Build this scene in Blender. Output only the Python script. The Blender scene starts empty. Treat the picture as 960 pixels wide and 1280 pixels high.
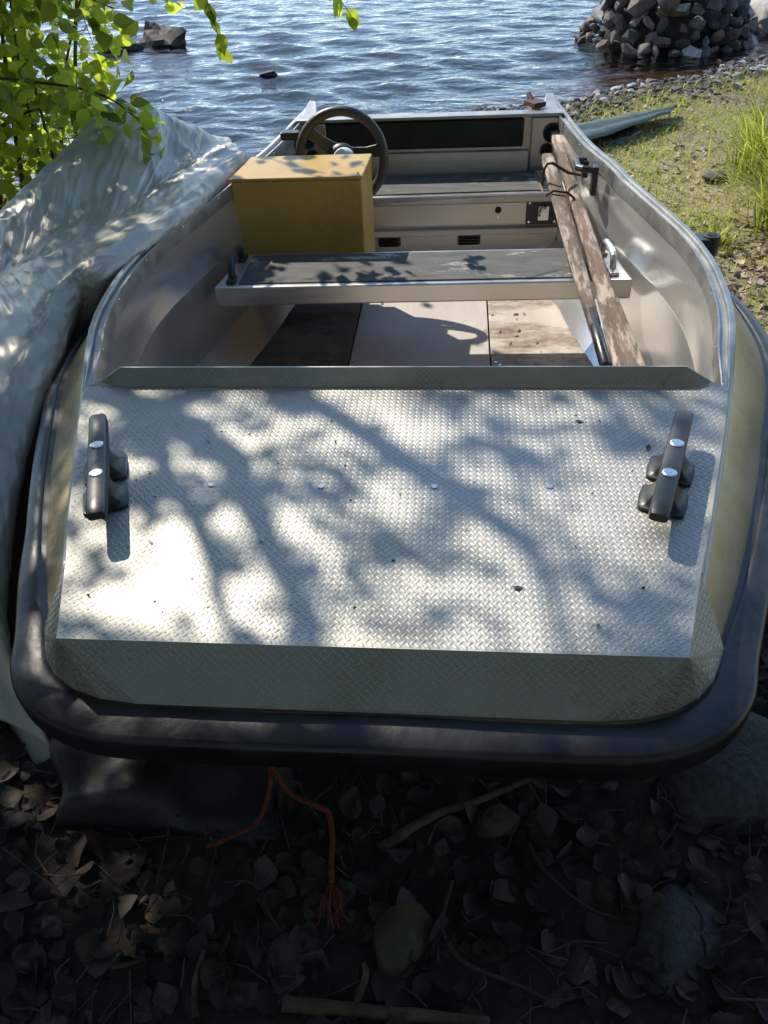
import bpy, bmesh, math, random
import numpy as np
from mathutils import Vector, Matrix, Euler, noise
random.seed(7)
RNG = np.random.default_rng(7)
S = bpy.context.scene
COL = S.collection
R = math.radians

# ------------------------------------------------------------------ frames
TILT = R(2.0)          # the boat's stern lies lower than its bow
ROOT = Matrix.Rotation(-TILT, 4, 'X') @ Matrix.Translation((-.133, 0, 0)) @ Matrix.Rotation(-.016, 4, 'Z')
# ------------------------------------------------------------------ camera
cam_d = bpy.data.cameras.new('camera')
cam = bpy.data.objects.new('camera', cam_d)
COL.objects.link(cam)
A = Matrix(((.997, -.004, -.076), (.061, .648, .759), (-.046, .762, -.646)))
m = Matrix.Identity(4)
cx = A.col[0].normalized(); cz = -(A.col[2].normalized()); cy = cz.cross(cx).normalized()
for i in range(3):
    m[i][0], m[i][1], m[i][2] = cx[i], cy[i], cz[i]
m.translation = (0, 0, .9)
cam.matrix_world = Matrix.Rotation(-TILT, 4, 'X') @ m
cam_d.sensor_fit = 'VERTICAL'; cam_d.sensor_height = 24; cam_d.lens = 24 * 961 / 1280
cam_d.clip_start = .02; cam_d.clip_end = 3000
S.camera = cam
# ------------------------------------------------------------------ light
SUN_EL, SUN_AZ = R(43.5), R(-40)      # azimuth from +Y, towards +X positive
SUN = Vector((math.sin(SUN_AZ) * math.cos(SUN_EL), math.cos(SUN_AZ) * math.cos(SUN_EL), math.sin(SUN_EL)))
sd = bpy.data.lights.new('sun', 'SUN'); sd.energy = 4.1; sd.angle = R(.53); sd.color = (1, .92, .79)
so = bpy.data.objects.new('sun', sd); COL.objects.link(so)
so.rotation_euler = SUN.to_track_quat('Z', 'Y').to_euler()
so.location = (-6, 7, 9)
W = bpy.data.worlds.new('World'); S.world = W; W.use_nodes = True
wn = W.node_tree
sky = wn.nodes.new('ShaderNodeTexSky'); sky.sky_type = 'NISHITA'; sky.sun_disc = False
sky.sun_elevation = SUN_EL; sky.sun_rotation = SUN_AZ; sky.dust_density = .2; sky.ozone_density = 1.1; sky.altitude = 800
wn.links.new(sky.outputs[0], wn.nodes['Background'].inputs[0])
wn.nodes['Background'].inputs[1].default_value = .15
S.view_settings.view_transform = 'Standard'; S.view_settings.look = 'None'
S.view_settings.exposure = 0.82; S.view_settings.gamma = 1

# ------------------------------------------------------------------ materials
def new_mat(name):
    mt = bpy.data.materials.new(name); mt.use_nodes = True
    nt = mt.node_tree
    return mt, nt, nt.nodes['Principled BSDF']

def mat(name, c1, c2=None, rough=.5, metal=0., scale=8., stretch=(1, 1, 1), bump=0., bscale=60., rvar=0., spec=None, lo=.35, hi=.65, detail=6):
    mt, nt, b = new_mat(name)
    N, L = nt.nodes.new, nt.links.new
    b.inputs['Roughness'].default_value = rough; b.inputs['Metallic'].default_value = metal
    if spec is not None: b.inputs['Specular IOR Level'].default_value = spec
    c2 = c2 or c1
    tc = N('ShaderNodeTexCoord'); mp = N('ShaderNodeMapping'); mp.inputs['Scale'].default_value = stretch
    L(tc.outputs['Object'], mp.inputs[0])
    n = N('ShaderNodeTexNoise'); n.inputs['Scale'].default_value = scale; n.inputs['Detail'].default_value = detail
    n.inputs['Roughness'].default_value = .65
    L(mp.outputs[0], n.inputs['Vector'])
    r = N('ShaderNodeValToRGB'); r.color_ramp.elements[0].position = lo; r.color_ramp.elements[1].position = hi
    r.color_ramp.elements[0].color = (*c1, 1); r.color_ramp.elements[1].color = (*c2, 1)
    L(n.outputs[0], r.inputs[0]); L(r.outputs[0], b.inputs['Base Color'])
    if rvar:
        mr = N('ShaderNodeMapRange'); mr.inputs[1].default_value = .3; mr.inputs[2].default_value = .7
        mr.inputs[3].default_value = rough - rvar; mr.inputs[4].default_value = rough + rvar
        L(n.outputs[0], mr.inputs[0]); L(mr.outputs[0], b.inputs['Roughness'])
    if bump:
        n2 = N('ShaderNodeTexNoise'); n2.inputs['Scale'].default_value = bscale; n2.inputs['Detail'].default_value = 5
        L(mp.outputs[0], n2.inputs['Vector'])
        bp = N('ShaderNodeBump'); bp.inputs['Strength'].default_value = bump; bp.inputs['Distance'].default_value = .01
        L(n2.outputs[0], bp.inputs['Height']); L(bp.outputs[0], b.inputs['Normal'])
    return mt

def leaf_mat(name, c1, c2, trans, tcol, rough=.45):
    mt, nt, b = new_mat(name)
    N, L = nt.nodes.new, nt.links.new
    g = N('ShaderNodeNewGeometry'); r = N('ShaderNodeValToRGB')
    r.color_ramp.elements[0].color = (*c1, 1); r.color_ramp.elements[1].color = (*c2, 1)
    oi = N('ShaderNodeObjectInfo'); ad = N('ShaderNodeMath'); ad.operation = 'ADD'; fr = N('ShaderNodeMath'); fr.operation = 'FRACT'
    L(g.outputs['Random Per Island'], ad.inputs[0]); L(oi.outputs['Random'], ad.inputs[1]); L(ad.outputs[0], fr.inputs[0])
    L(fr.outputs[0], r.inputs[0]); L(r.outputs[0], b.inputs['Base Color'])
    b.inputs['Roughness'].default_value = rough
    t = N('ShaderNodeBsdfTranslucent'); t.inputs[0].default_value = (*tcol, 1)
    hs = N('ShaderNodeHueSaturation'); hs.inputs['Color'].default_value = (*tcol, 1); mr = N('ShaderNodeMapRange'); mr.inputs[3].default_value = .45; mr.inputs[4].default_value = 1.15; L(fr.outputs[0], mr.inputs[0]); L(mr.outputs[0], hs.inputs['Value']); L(hs.outputs[0], t.inputs[0])
    mx = N('ShaderNodeMixShader'); mx.inputs[0].default_value = trans
    L(b.outputs[0], mx.inputs[1]); L(t.outputs[0], mx.inputs[2])
    L(mx.outputs[0], nt.nodes['Material Output'].inputs[0])
    return mt

M = {}
M['yellow'] = mat('yellow_paint', (.42, .265, .06), (.49, .32, .08), .38, 0, 5, bump=.03, bscale=40)
M['hull'] = mat('hull_paint', (.55, .43, .24), (.63, .51, .31), .30, .12, 4, rvar=.06)
M['deck'] = mat('tread_plate', (.34, .335, .30), (.45, .44, .395), .54, .70, 7, bump=.12, bscale=260, rvar=.07)
M['lug'] = mat('tread_lug', (.35, .345, .31), (.44, .43, .39), .52, .74, 9, rvar=.06)
M['alu'] = mat('brushed_aluminium', (.52, .51, .49), (.66, .65, .63), .34, .92, 3, (1, 1, 6), .04, 90, .1)
M['alu_in'] = mat('hull_inside_aluminium', (.57, .58, .585), (.67, .68, .685), .22, .80, 2.5, (3, .7, 2), .05, 60, .03)
M['alu_warm'] = mat('locker_aluminium', (.42, .415, .40), (.54, .53, .51), .36, .85, 3, (.6, 3, 2), .05, 70, .1)
M['alu_lip'] = mat('gunwale_aluminium', (.29, .29, .275), (.40, .40, .385), .45, .9, 12, bump=.05, bscale=100, rvar=.1)
M['rubber'] = mat('black_rubber', (.006, .006, .006), (.022, .0215, .021), .36, 0, 9, (1, 1, 1), .10, 45, .10)
M['plastic'] = mat('black_plastic', (.018, .018, .019), (.03, .03, .03), .42, 0, 20, bump=.04, bscale=150, rvar=.08)
M['pad'] = mat('worn_grip_pad', (.055, .06, .058), (.085, .09, .086), .8, 0, 9, (1, 3, 1), .3, 220)
M['dark_pad'] = mat('dark_panel', (.010, .011, .011), (.02, .021, .02), .7, 0, 12, bump=.15, bscale=120)
M['steel'] = mat('steel', (.7, .7, .7), None, .25, 1)
M['wheel'] = mat('wheel_plastic', (.04, .032, .024), (.06, .05, .037), .42, 0, 10, bump=.03, bscale=120)
M['hubw'] = mat('hub_grey', (.6, .6, .62), None, .35, 0)
M['void'] = mat('dark_hole', (.006, .006, .006), None, .8)
M['bark'] = mat('bark', (.05, .04, .03), (.11, .09, .07), .9, 0, 20, (1, 1, .3), .6, 60)
M['twig'] = mat('twig_bark', (.035, .025, .018), (.07, .05, .035), .8, 0, 30)
M['leaf'] = leaf_mat('shrub_leaf', (.03, .075, .012), (.12, .18, .028), .60, (.60, .74, .06))
M['canopy'] = leaf_mat('birch_leaf', (.035, .075, .015), (.07, .12, .025), .3, (.16, .26, .03))
M['forest'] = leaf_mat('forest_leaf', (.08, .11, .022), (.17, .18, .04), .35, (.26, .31, .05))
M['grass'] = leaf_mat('grass_blade', (.17, .20, .03), (.34, .36, .07), .5, (.66, .70, .09))
M['drygrass'] = leaf_mat('dry_grass', (.20, .16, .07), (.34, .27, .13), .3, (.3, .24, .1))
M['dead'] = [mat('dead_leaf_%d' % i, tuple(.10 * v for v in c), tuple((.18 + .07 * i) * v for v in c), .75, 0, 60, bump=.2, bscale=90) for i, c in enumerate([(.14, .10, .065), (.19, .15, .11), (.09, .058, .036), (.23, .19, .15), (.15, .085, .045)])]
M['stone'] = mat('grey_stone', (.04, .037, .035), (.11, .10, .095), .72, 0, 9, bump=.5, bscale=25)
M['stone_pink'] = mat('pinkish_stone', (.08, .055, .048), (.16, .115, .10), .72, 0, 7, bump=.5, bscale=25)
M['stone_pale'] = mat('pale_stone', (.19, .185, .18), (.34, .33, .32), .6, 0, 9, bump=.5, bscale=25)
M['stone_moss'] = mat('mossy_stone', (.035, .038, .014), (.085, .08, .042), .9, 0, 14, bump=.6, bscale=60)
M['stone_dark'] = mat('wet_dark_stone', (.014, .012, .011), (.04, .034, .03), .75, 0, 9, bump=.6, bscale=20)
M['granite'] = mat('granite', (.022, .023, .023), (.06, .062, .06), .8, 0, 60, bump=.5, bscale=120)
M['moss_wood'] = mat('mossy_stick', (.045, .042, .02), (.10, .085, .045), .9, 0, 25, bump=.5, bscale=80)
M['rope'] = mat('orange_rope', (.12, .020, .010), (.22, .045, .02), .8, 0, 60, bump=.6, bscale=160)
M['sheet'] = mat('black_plastic_sheet', (.007, .007, .007), (.018, .018, .017), .5, 0, 8, bump=.3, bscale=30)
M['green_tarp'] = mat('green_tarpaulin', (.035, .058, .044), (.07, .10, .078), .45, 0, 10, (1, 4, 1), .25, 50)
M['iron'] = mat('rusty_iron', (.045, .025, .018), (.09, .05, .035), .7, .3, 40, bump=.3, bscale=100)

# ------------------------------------------------------------------ mesh helpers
class MB:
    def __init__(s): s.v = []; s.f = []
    def add(s, vs, fs):
        o = len(s.v); s.v += [tuple(p) for p in vs]; s.f += [tuple(i + o for i in f) for f in fs]
    def box(s, c, d, rot=None):
        c = Vector(c); h = Vector(d) * .5; q = rot.to_matrix() if isinstance(rot, Euler) else (rot or Matrix.Identity(3))
        vs = [c + q @ Vector((x * h.x, y * h.y, z * h.z)) for x in (-1, 1) for y in (-1, 1) for z in (-1, 1)]
        s.add(vs, [(0, 1, 3, 2), (4, 6, 7, 5), (0, 4, 5, 1), (2, 3, 7, 6), (0, 2, 6, 4), (1, 5, 7, 3)])
    def hexa(s, b, t):       # two quads, bottom and top, same winding (ccw from above)
        s.add(list(b) + list(t), [(3, 2, 1, 0), (4, 5, 6, 7), (0, 1, 5, 4), (1, 2, 6, 5), (2, 3, 7, 6), (3, 0, 4, 7)])
    def tube(s, pts, rad, n=8, closed=False, cap=True, flat=None):
        pts = [Vector(p) for p in pts]; k = len(pts)
        if not hasattr(rad, '__len__'): rad = [rad] * k
        up = None; rings = []
        for i, p in enumerate(pts):
            a = pts[(i - 1) % k] if (closed or i) else p; b = pts[(i + 1) % k] if (closed or i < k - 1) else p
            t = (b - a).normalized()
            if up is None:
                up = t.cross(Vector((0, 0, 1)) if abs(t.z) < .9 else Vector((1, 0, 0))).normalized()
            up = (up - t * up.dot(t)).normalized(); w = t.cross(up)
            fl = flat or 1
            rings.append([p + up * math.cos(6.28319 * j / n) * rad[i] + w * math.sin(6.28319 * j / n) * rad[i] * fl for j in range(n)])
        vs = [v for r in rings for v in r]; fs = []
        for i in range(k if closed else k - 1):
            for j in range(n):
                a = i * n + j; b = i * n + (j + 1) % n; c = ((i + 1) % k) * n + (j + 1) % n; d = ((i + 1) % k) * n + j
                fs.append((a, b, c, d))
        if cap and not closed: fs += [tuple(range(n - 1, -1, -1)), tuple(range((k - 1) * n, k * n))]
        s.add(vs, fs)
    def loft(s, rows, closed=False):
        n = len(rows[0]); vs = [p for r in rows for p in r]; fs = []
        for i in range(len(rows) - 1):
            for j in range(n if closed else n - 1):
                fs.append((i * n + j, i * n + (j + 1) % n, (i + 1) * n + (j + 1) % n, (i + 1) * n + j))
        s.add(vs, fs)
    def mesh(s, name, m_, smooth=False):
        me = bpy.data.meshes.new(name); me.from_pydata(s.v, [], s.f); me.validate()
        if m_:
            me.materials.append(m_)
        if smooth: me.polygons.foreach_set('use_smooth', [True] * len(me.polygons))
        me.update(); return me
    def build(s, name, m_, parent=None, smooth=False, bevel=0, fix=False, seg=2):
        me = s.mesh(name, m_, smooth)
        if fix:
            bm = bmesh.new(); bm.from_mesh(me); bmesh.ops.recalc_face_normals(bm, faces=bm.faces); bm.to_mesh(me); bm.free()
        o = bpy.data.objects.new(name, me); COL.objects.link(o)
        if parent: o.parent = parent
        if bevel:
            b = o.modifiers.new('bevel', 'BEVEL'); b.width = bevel; b.segments = seg; b.limit_method = 'ANGLE'; b.angle_limit = R(40)
        return o

def np_mesh(name, verts, faces, m_, smooth=False):
    """verts (n,3), faces (k,4 or 3) arrays -> mesh datablock, fast"""
    me = bpy.data.meshes.new(name); k = faces.shape[1]
    me.vertices.add(len(verts)); me.vertices.foreach_set('co', np.asarray(verts, np.float32).ravel())
    me.loops.add(faces.size); me.loops.foreach_set('vertex_index', faces.astype(np.int32).ravel())
    me.polygons.add(len(faces)); me.polygons.foreach_set('loop_start', np.arange(0, faces.size, k, dtype=np.int32))
    me.polygons.foreach_set('loop_total', np.full(len(faces), k, np.int32))
    if smooth: me.polygons.foreach_set('use_smooth', np.ones(len(faces), bool))
    me.materials.append(m_); me.update(calc_edges=True); me.validate()
    return me

def link(name, me, parent=None, mw=None):
    o = bpy.data.objects.new(name, me); COL.objects.link(o)
    if parent: o.parent = parent
    if mw is not None: o.matrix_basis = mw
    return o

def tag(o, label=None, cat=None, group=None, kind=None):
    if label: o['label'] = label
    if cat: o['category'] = cat
    if group: o['group'] = group
    if kind: o['kind'] = kind
    return o

def empty(name, loc, label, cat, group=None):
    o = bpy.data.objects.new(name, None); o.empty_display_size = .1; COL.objects.link(o); o.location = loc
    return tag(o, label, cat, group)

def interp(tab, y):
    ys = [t[0] for t in tab]
    return float(np.interp(y, ys, [t[1] for t in tab]))

def crom(pts, n):
    """Catmull-Rom through pts (arrays), n samples per span"""
    P = [np.array(p, float) for p in pts]; P = [2 * P[0] - P[1]] + P + [2 * P[-1] - P[-2]]; out = []
    for i in range(1, len(P) - 2):
        for k in range(n):
            t = k / n
            out.append(.5 * ((2 * P[i]) + (-P[i - 1] + P[i + 1]) * t + (2 * P[i - 1] - 5 * P[i] + 4 * P[i + 1] - P[i + 2]) * t * t + (-P[i - 1] + 3 * P[i] - 3 * P[i + 1] + P[i + 2]) * t ** 3))
    out.append(P[-2]); return out

M['bank_leaf'] = leaf_mat('bank_leaf_litter', (.12, .08, .055), (.42, .34, .27), .1, (.3, .22, .15), .7)  # lighter copy of the dead leaves, sunlight put into the colour
# folded leaf: quads, pointed oval, unit length along +Y
_lw = [(0, .01), (.07, .14), (.18, .27), (.32, .355), (.48, .35), (.65, .26), (.82, .13), (1, .005)]
LEAF_V = np.array([(s_ * w_, t, .16 * abs(s_) * w_ - .12 * t * t) for t, w_ in _lw for s_ in (-1, 0, 1)])
LEAF_T = np.array([q for i in range(7) for j in (0, 1) for q in ((i * 3 + j, i * 3 + j + 1, i * 3 + j + 4), (i * 3 + j, i * 3 + j + 4, i * 3 + j + 3))])
SL_V = np.array([(0, 0, 0), (-.32, .45, .08), (0, .5, -.02), (.32, .45, .08), (0, 1, -.06)])
SL_T = np.array([(0, 2, 1), (0, 3, 2), (1, 2, 4), (2, 3, 4)])

def rand_rot(n, droop=None):
    """n random rotation matrices; droop pulls the leaf axis (Y) down"""
    y = RNG.normal(size=(n, 3))
    if droop is not None: y[:, 2] = y[:, 2] * .5 - droop
    y /= np.linalg.norm(y, axis=1)[:, None]
    x = RNG.normal(size=(n, 3)); x -= y * (x * y).sum(1)[:, None]; x /= np.linalg.norm(x, axis=1)[:, None]
    z = np.cross(x, y)
    return np.stack([x, y, z], axis=2)

def leaf_cloud(name, pts, size, m_, V=SL_V, T=SL_T, droop=None):
    pts = np.asarray(pts, float); n = len(pts)
    q = rand_rot(n, droop); sc = size * RNG.uniform(.7, 1.25, n)
    vs = np.einsum('nij,kj->nki', q, V) * sc[:, None, None] + pts[:, None, :]
    fs = T[None] + (np.arange(n) * len(V))[:, None, None]
    return np_mesh(name, vs.reshape(-1, 3), fs.reshape(-1, 3), m_)

def rock_mesh(name, m_, dims, seed, n=16, sub=0, rough=.0, soft=.35):
    rg = random.Random(seed); bm = bmesh.new()
    for _ in range(n):
        v = Vector((rg.gauss(0, 1), rg.gauss(0, 1), rg.gauss(0, 1))).normalized() * rg.uniform(.82, 1)
        bm.verts.new((v.x * dims[0], v.y * dims[1], v.z * dims[2]))
    r = bmesh.ops.convex_hull(bm, input=bm.verts)
    bmesh.ops.delete(bm, geom=[e for e in r['geom_interior'] if isinstance(e, bmesh.types.BMVert)], context='VERTS')
    for _ in range(sub):
        bmesh.ops.subdivide_edges(bm, edges=bm.edges[:], cuts=1, use_grid_fill=True, smooth=soft)
    if rough:
        for v in bm.verts:
            v.co += v.co.normalized() * noise.noise(v.co * (2.2 / max(dims)) + Vector((seed, 0, 0))) * rough * max(dims)
            v.co += v.co.normalized() * noise.noise(v.co * (7 / max(dims)) + Vector((0, seed, 0))) * rough * .35 * max(dims)
    bmesh.ops.recalc_face_normals(bm, faces=bm.faces)
    me = bpy.data.meshes.new(name); bm.to_mesh(me); bm.free(); me.materials.append(m_)
    if sub and soft: me.polygons.foreach_set('use_smooth', [True] * len(me.polygons))
    return me
# ------------------------------------------------------------------ the boat
boat = empty('motor_boat', (0, 0, 0), 'aluminium motor boat with yellow hull and black bow fender, pulled up on shore', 'boat')
boat.matrix_basis = ROOT
FT = [(0, .690), (.19, .690), (.36, .692), (.425, .699), (.475, .716), (.515, .742), (.543, .775), (.560, .81), (.582, .86), (.652, 1.0), (.722, 1.17), (.782, 1.33), (.838, 1.5), (.888, 1.66), (.922, 1.85), (.922, 2.05), (.89, 2.25), (.85, 2.45), (.775, 2.8), (.69, 3.25), (.615, 3.9)]
GT = [(.69, .44), (.83, .50), (.92, .537), (1.15, .614), (1.31, .668), (1.49, .722), (1.7, .782), (1.87, .815), (2.1, .832), (2.3, .82), (2.45, .795), (2.8, .728), (3.0, .70), (3.3, .64), (3.97, .575)]
ZT = [(.9, -.008), (1.40, -.008), (1.47, -.002), (1.60, .02), (1.72, .03), (4, .03)]
_gs = crom([(b, a) for a, b in GT], 8)
GS = [(p[1], p[0]) for p in _gs]
def G(y): return interp(GS, y)
def GZ(y): return interp(ZT, y)
FS = [tuple(p) for p in crom(FT, 4)]
def side_loop(fn):       # from stern right round the bow to stern left, in boat axes
    half = [fn(u, y) for u, y in FS]
    right = half[::-1]
    left = [(-p[0], p[1], p[2]) for p in half[1:]]
    return right + left

# hull skin: flared topside, then the bottom
hb = MB()
def top(u, y):
    if y < .835: return (u * .972, y + .02, -.118)
    w = min(1, (y - .835) / .085); w = w * w * (3 - 2 * w)
    return (u * (1 - w) + (G(y) + .006) * w, y, -.098 * (1 - w) + (GZ(y) - .03) * w)
def bowz(y): return min(1, max(0, (y - .65) / 1.3)) ** .6
loops = [side_loop(top), side_loop(lambda u, y: (u, y, -.112)), side_loop(lambda u, y: (u * .985, y + .012, -.185)),
         side_loop(lambda u, y: (u * .94, y + .05 * (1 - bowz(y)) + .01, -.22 - .24 * bowz(y))),
         side_loop(lambda u, y: (u * .62, y + .14 * (1 - bowz(y)), -.25 - .35 * bowz(y))),
         side_loop(lambda u, y: (u * .04, y + .2 * (1 - bowz(y)), -.26 - .39 * bowz(y)))]
hb.loft(loops)
hull = hb.build('hull', M['hull'], boat, smooth=True, fix=True)

# bow fender: D profile swept along the flare line
fp = [(-.04, -.101), (-.006, -.100), (-.001, -.097), (.006, -.0955), (.030, -.0975), (.049, -.1015), (.055, -.1035), (.0590, -.1085), (.0605, -.116), (.0595, -.148), (.0575, -.156), (.050, -.163), (.036, -.166), (.0, -.168)]
loop = side_loop(lambda u, y: (u, y, 0)); fb = MB(); rows = []
for i, p in enumerate(loop):
    a = Vector(loop[max(0, i - 1)]); b = Vector(loop[min(len(loop) - 1, i + 1)]); t = (b - a).normalized(); nrm = Vector((t.y, -t.x, 0))
    if nrm.y > 0 and p[1] < .8: nrm = -nrm
    if p[1] >= .8 and nrm.x * p[0] < 0: nrm = -nrm
    k = (1.0 - .46 * min(1, max(0, (p[1] - .80) / .3))) + .03 * noise.noise(Vector((p[0] * 3, p[1] * 3, 0)))
    rows.append([(p[0] + nrm.x * d * k, p[1] + nrm.y * d * k, z + .002 * noise.noise(Vector((p[0] * 5, p[1] * 5, z * 9)))) for d, z in fp])
fb.loft(rows)
fender = fb.build('bow_fender', M['rubber'], boat, smooth=True, fix=True)
fender.modifiers.new('edges', 'EDGE_SPLIT').split_angle = R(38)
tag(fender, 'black rubber fender strip wrapped round the square bow')

# deck of tread plate: weathered, with grime and water marks
def grime(mt):
    nt = mt.node_tree; b = nt.nodes['Principled BSDF']; src = b.inputs['Base Color'].links[0].from_socket; N, L = nt.nodes.new, nt.links.new
    tc = N('ShaderNodeTexCoord')
    for sc, p0, p1, col, loc_ in ((3.2, .50, .74, (.62, .60, .52), 3), (26, .60, .74, (.55, .50, .42), 8)):
        mp = N('ShaderNodeMapping'); mp.inputs['Location'].default_value = (loc_, loc_, 0); L(tc.outputs['Object'], mp.inputs[0])
        n = N('ShaderNodeTexNoise'); n.inputs['Scale'].default_value = sc; n.inputs['Detail'].default_value = 9; n.inputs['Roughness'].default_value = .7; L(mp.outputs[0], n.inputs['Vector'])
        r = N('ShaderNodeValToRGB'); r.color_ramp.elements[0].position = p0; r.color_ramp.elements[1].position = p1; r.color_ramp.elements[0].color = (1, 1, 1, 1); r.color_ramp.elements[1].color = (*col, 1); L(n.outputs[0], r.inputs[0])
        m_ = N('ShaderNodeMixRGB'); m_.blend_type = 'MULTIPLY'; m_.inputs[0].default_value = 1; L(src, m_.inputs[1]); L(r.outputs[0], m_.inputs[2]); src = m_.outputs[0]
    L(src, b.inputs['Base Color'])
grime(M['deck']); grime(M['yellow']); grime(M['hull'])
dk = MB()
sideR = [(.722, 1.49, 0), (.668, 1.31, 0), (.614, 1.15, 0), (.575, 1.03, 0), (.535, .92, 0)]
crease = (.478, .743, 0)
botR = [(.573, .842, -.094), (.558, .808, -.096), (.541, .776, -.096), (.512, .744, -.096), (.472, .719, -.096), (.42, .702, -.096), (.355, .695, -.096)]
mir = lambda p: (-p[0], p[1], p[2])
topo = sideR + [crease] + [mir(crease)] + [mir(p) for p in sideR[::-1]]
dk.add(topo, [tuple(range(len(topo)))[::-1]])
# front bevel
fr = [crease] + botR[4:] ; frl = [mir(p) for p in fr]
poly = [crease, botR[-1], mir(botR[-1]), mir(crease)]
dk.add(poly, [(0, 1, 2, 3)])
for sgn in (1, -1):
    for i in range(2, len(botR) - 1):
        dk.add([(sgn * p[0], p[1], p[2]) for p in (crease, botR[i], botR[i + 1])], [(0, 1, 2)])
for sgn in (1, -1):
    for tri_ in ((sideR[-1], botR[0], crease), (botR[0], botR[1], crease), (botR[1], botR[2], crease)):
        dk.add([(sgn * p[0], p[1], p[2]) for p in tri_], [(0, 1, 2)])
    # folded side edge
    e = [(sgn * p[0], p[1], p[2]) for p in sideR]
    rows = [e, [(p[0] + sgn * .004, p[1], p[2] - .004) for p in e], [(p[0] + sgn * .004, p[1], p[2] - .018) for p in e]]
    dk.loft(rows)
# upturned rear lip
lip = [[(-.722, 1.490, 0), (-.66, 1.494, 0), (-.3, 1.494, 0), (0, 1.494, 0), (.3, 1.494, 0), (.66, 1.494, 0), (.722, 1.490, 0)]]
lip.append([(x * .955 if abs(x) > .65 else x, 1.506, .041 if abs(x) < .7 else .004) for x, y, z in lip[0]])
lip.append([(x, y + .004, z) for x, y, z in lip[1]])
lip.append([(x, y + .005, z - .06) for x, y, z in lip[2]])
dk.loft(lip)
deck = dk.build('deck_plate', M['deck'], boat, fix=True)
tag(deck, 'silver tread plate foredeck with raised bar pattern')

# raised tread bars, real relief, one mesh
def inpoly(x, y, P):
    c = False; j = len(P) - 1
    for i in range(len(P)):
        if (P[i][1] > y) != (P[j][1] > y) and x < (P[j][0] - P[i][0]) * (y - P[i][1]) / (P[j][1] - P[i][1]) + P[i][0]: c = not c
        j = i
    return c
LV = []; LF = []
def lugs(o, ex, ey, poly2, pitch=.0100, mg=.005):
    """o origin, ex/ey unit axes in the plane, poly2 outline in plane coordinates"""
    o = np.array(o, float); ex = np.array(ex, float); ey = np.array(ey, float); nz = np.cross(ex, ey)
    xs = [p[0] for p in poly2]; ys = [p[1] for p in poly2]
    K = .70711 / pitch
    for i in range(int((min(xs) + min(ys)) * K) - 1, int((max(xs) + max(ys)) * K) + 2):
        for j in range(int((min(xs) - max(ys)) * K) - 1, int((max(xs) - min(ys)) * K) + 2):
            x, y = (i + j) * pitch * .70711, (i - j) * pitch * .70711
            if not (inpoly(x + mg, y, poly2) and inpoly(x - mg, y, poly2) and inpoly(x, y + mg, poly2) and inpoly(x, y - mg, poly2)): continue
            a = R(45 if (i + j) % 2 else -45); d = ex * math.cos(a) + ey * math.sin(a); w = -ex * math.sin(a) + ey * math.cos(a)
            c = o + ex * x + ey * y; L_, H_, Z_ = .0066 * random.uniform(.94, 1.04), .0021, .0011 * random.uniform(.7, 1.1)
            k = len(LV)
            LV.extend([c - d * L_, c - d * L_ * .5 + w * H_, c + d * L_ * .5 + w * H_, c + d * L_, c + d * L_ * .5 - w * H_, c - d * L_ * .5 - w * H_, c - d * L_ * .55 + nz * Z_, c + d * L_ * .55 + nz * Z_])
            LF.extend([(k, k + 6, k + 1, k + 1), (k + 1, k + 6, k + 7, k + 2), (k + 2, k + 7, k + 3, k + 3), (k + 3, k + 7, k + 4, k + 4), (k + 4, k + 7, k + 6, k + 5), (k + 5, k + 6, k, k)])
lugs((0, 0, .0), (1, 0, 0), (0, 1, 0), [(p[0], p[1]) for p in topo])
ey = np.array([0, .743 - .6955, .096]); el = np.linalg.norm(ey); ey = ey / el
lugs((0, .6955, -.096), (1, 0, 0), ey, [(.355, 0), (crease[0], el), (-crease[0], el), (-.355, 0)])
for sgn in (1, -1):
    tris = [(sideR[-1], botR[0], crease)] + [(botR[k], botR[k + 1], crease) for k in range(len(botR) - 1)]
    for t3 in tris:
        P3 = [np.array((sgn * p[0], p[1], p[2])) for p in t3]; nn = np.cross(P3[1] - P3[0], P3[2] - P3[0]); nn /= np.linalg.norm(nn)
        if nn[2] < 0: nn = -nn
        ex = np.array([1., 0, 0]); ex -= nn * ex.dot(nn); ex /= np.linalg.norm(ex); eyy = np.cross(nn, ex)
        org = np.array([0, .6955, -.096]); org = org - nn * np.dot(org - P3[2], nn)
        lugs(org, ex, eyy, [(np.dot(p - org, ex), np.dot(p - org, eyy)) for p in P3], mg=.0022)
ly = np.array([0, .012, .041]); ll = np.linalg.norm(ly)
lugs((0, 1.494, .0), (1, 0, 0), ly / ll, [(-.70, .004), (.70, .004), (.63, ll), (-.63, ll)])
lf = []
for f in LF: lf.append(f)
tri = np.array([(f[0], f[1], f[2]) for f in lf] + [(f[0], f[2], f[3]) for f in lf if f[2] != f[3]])
lug = link('tread_bars', np_mesh('tread_bars', np.array(LV), tri, M['lug']), deck)
lug['kind'] = 'stuff'
for x, y in [(-.328, 1.129), (-.115, 1.128), (.099, 1.132), (.312, 1.136)]:
    b = MB(); b.tube([(x, y, 0), (x, y, .003)], [.0075, .006], 12); b.tube([(x, y, .003), (x, y, .0032)], .003, 8)
    b.build('screw', M['alu'], deck)

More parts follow.
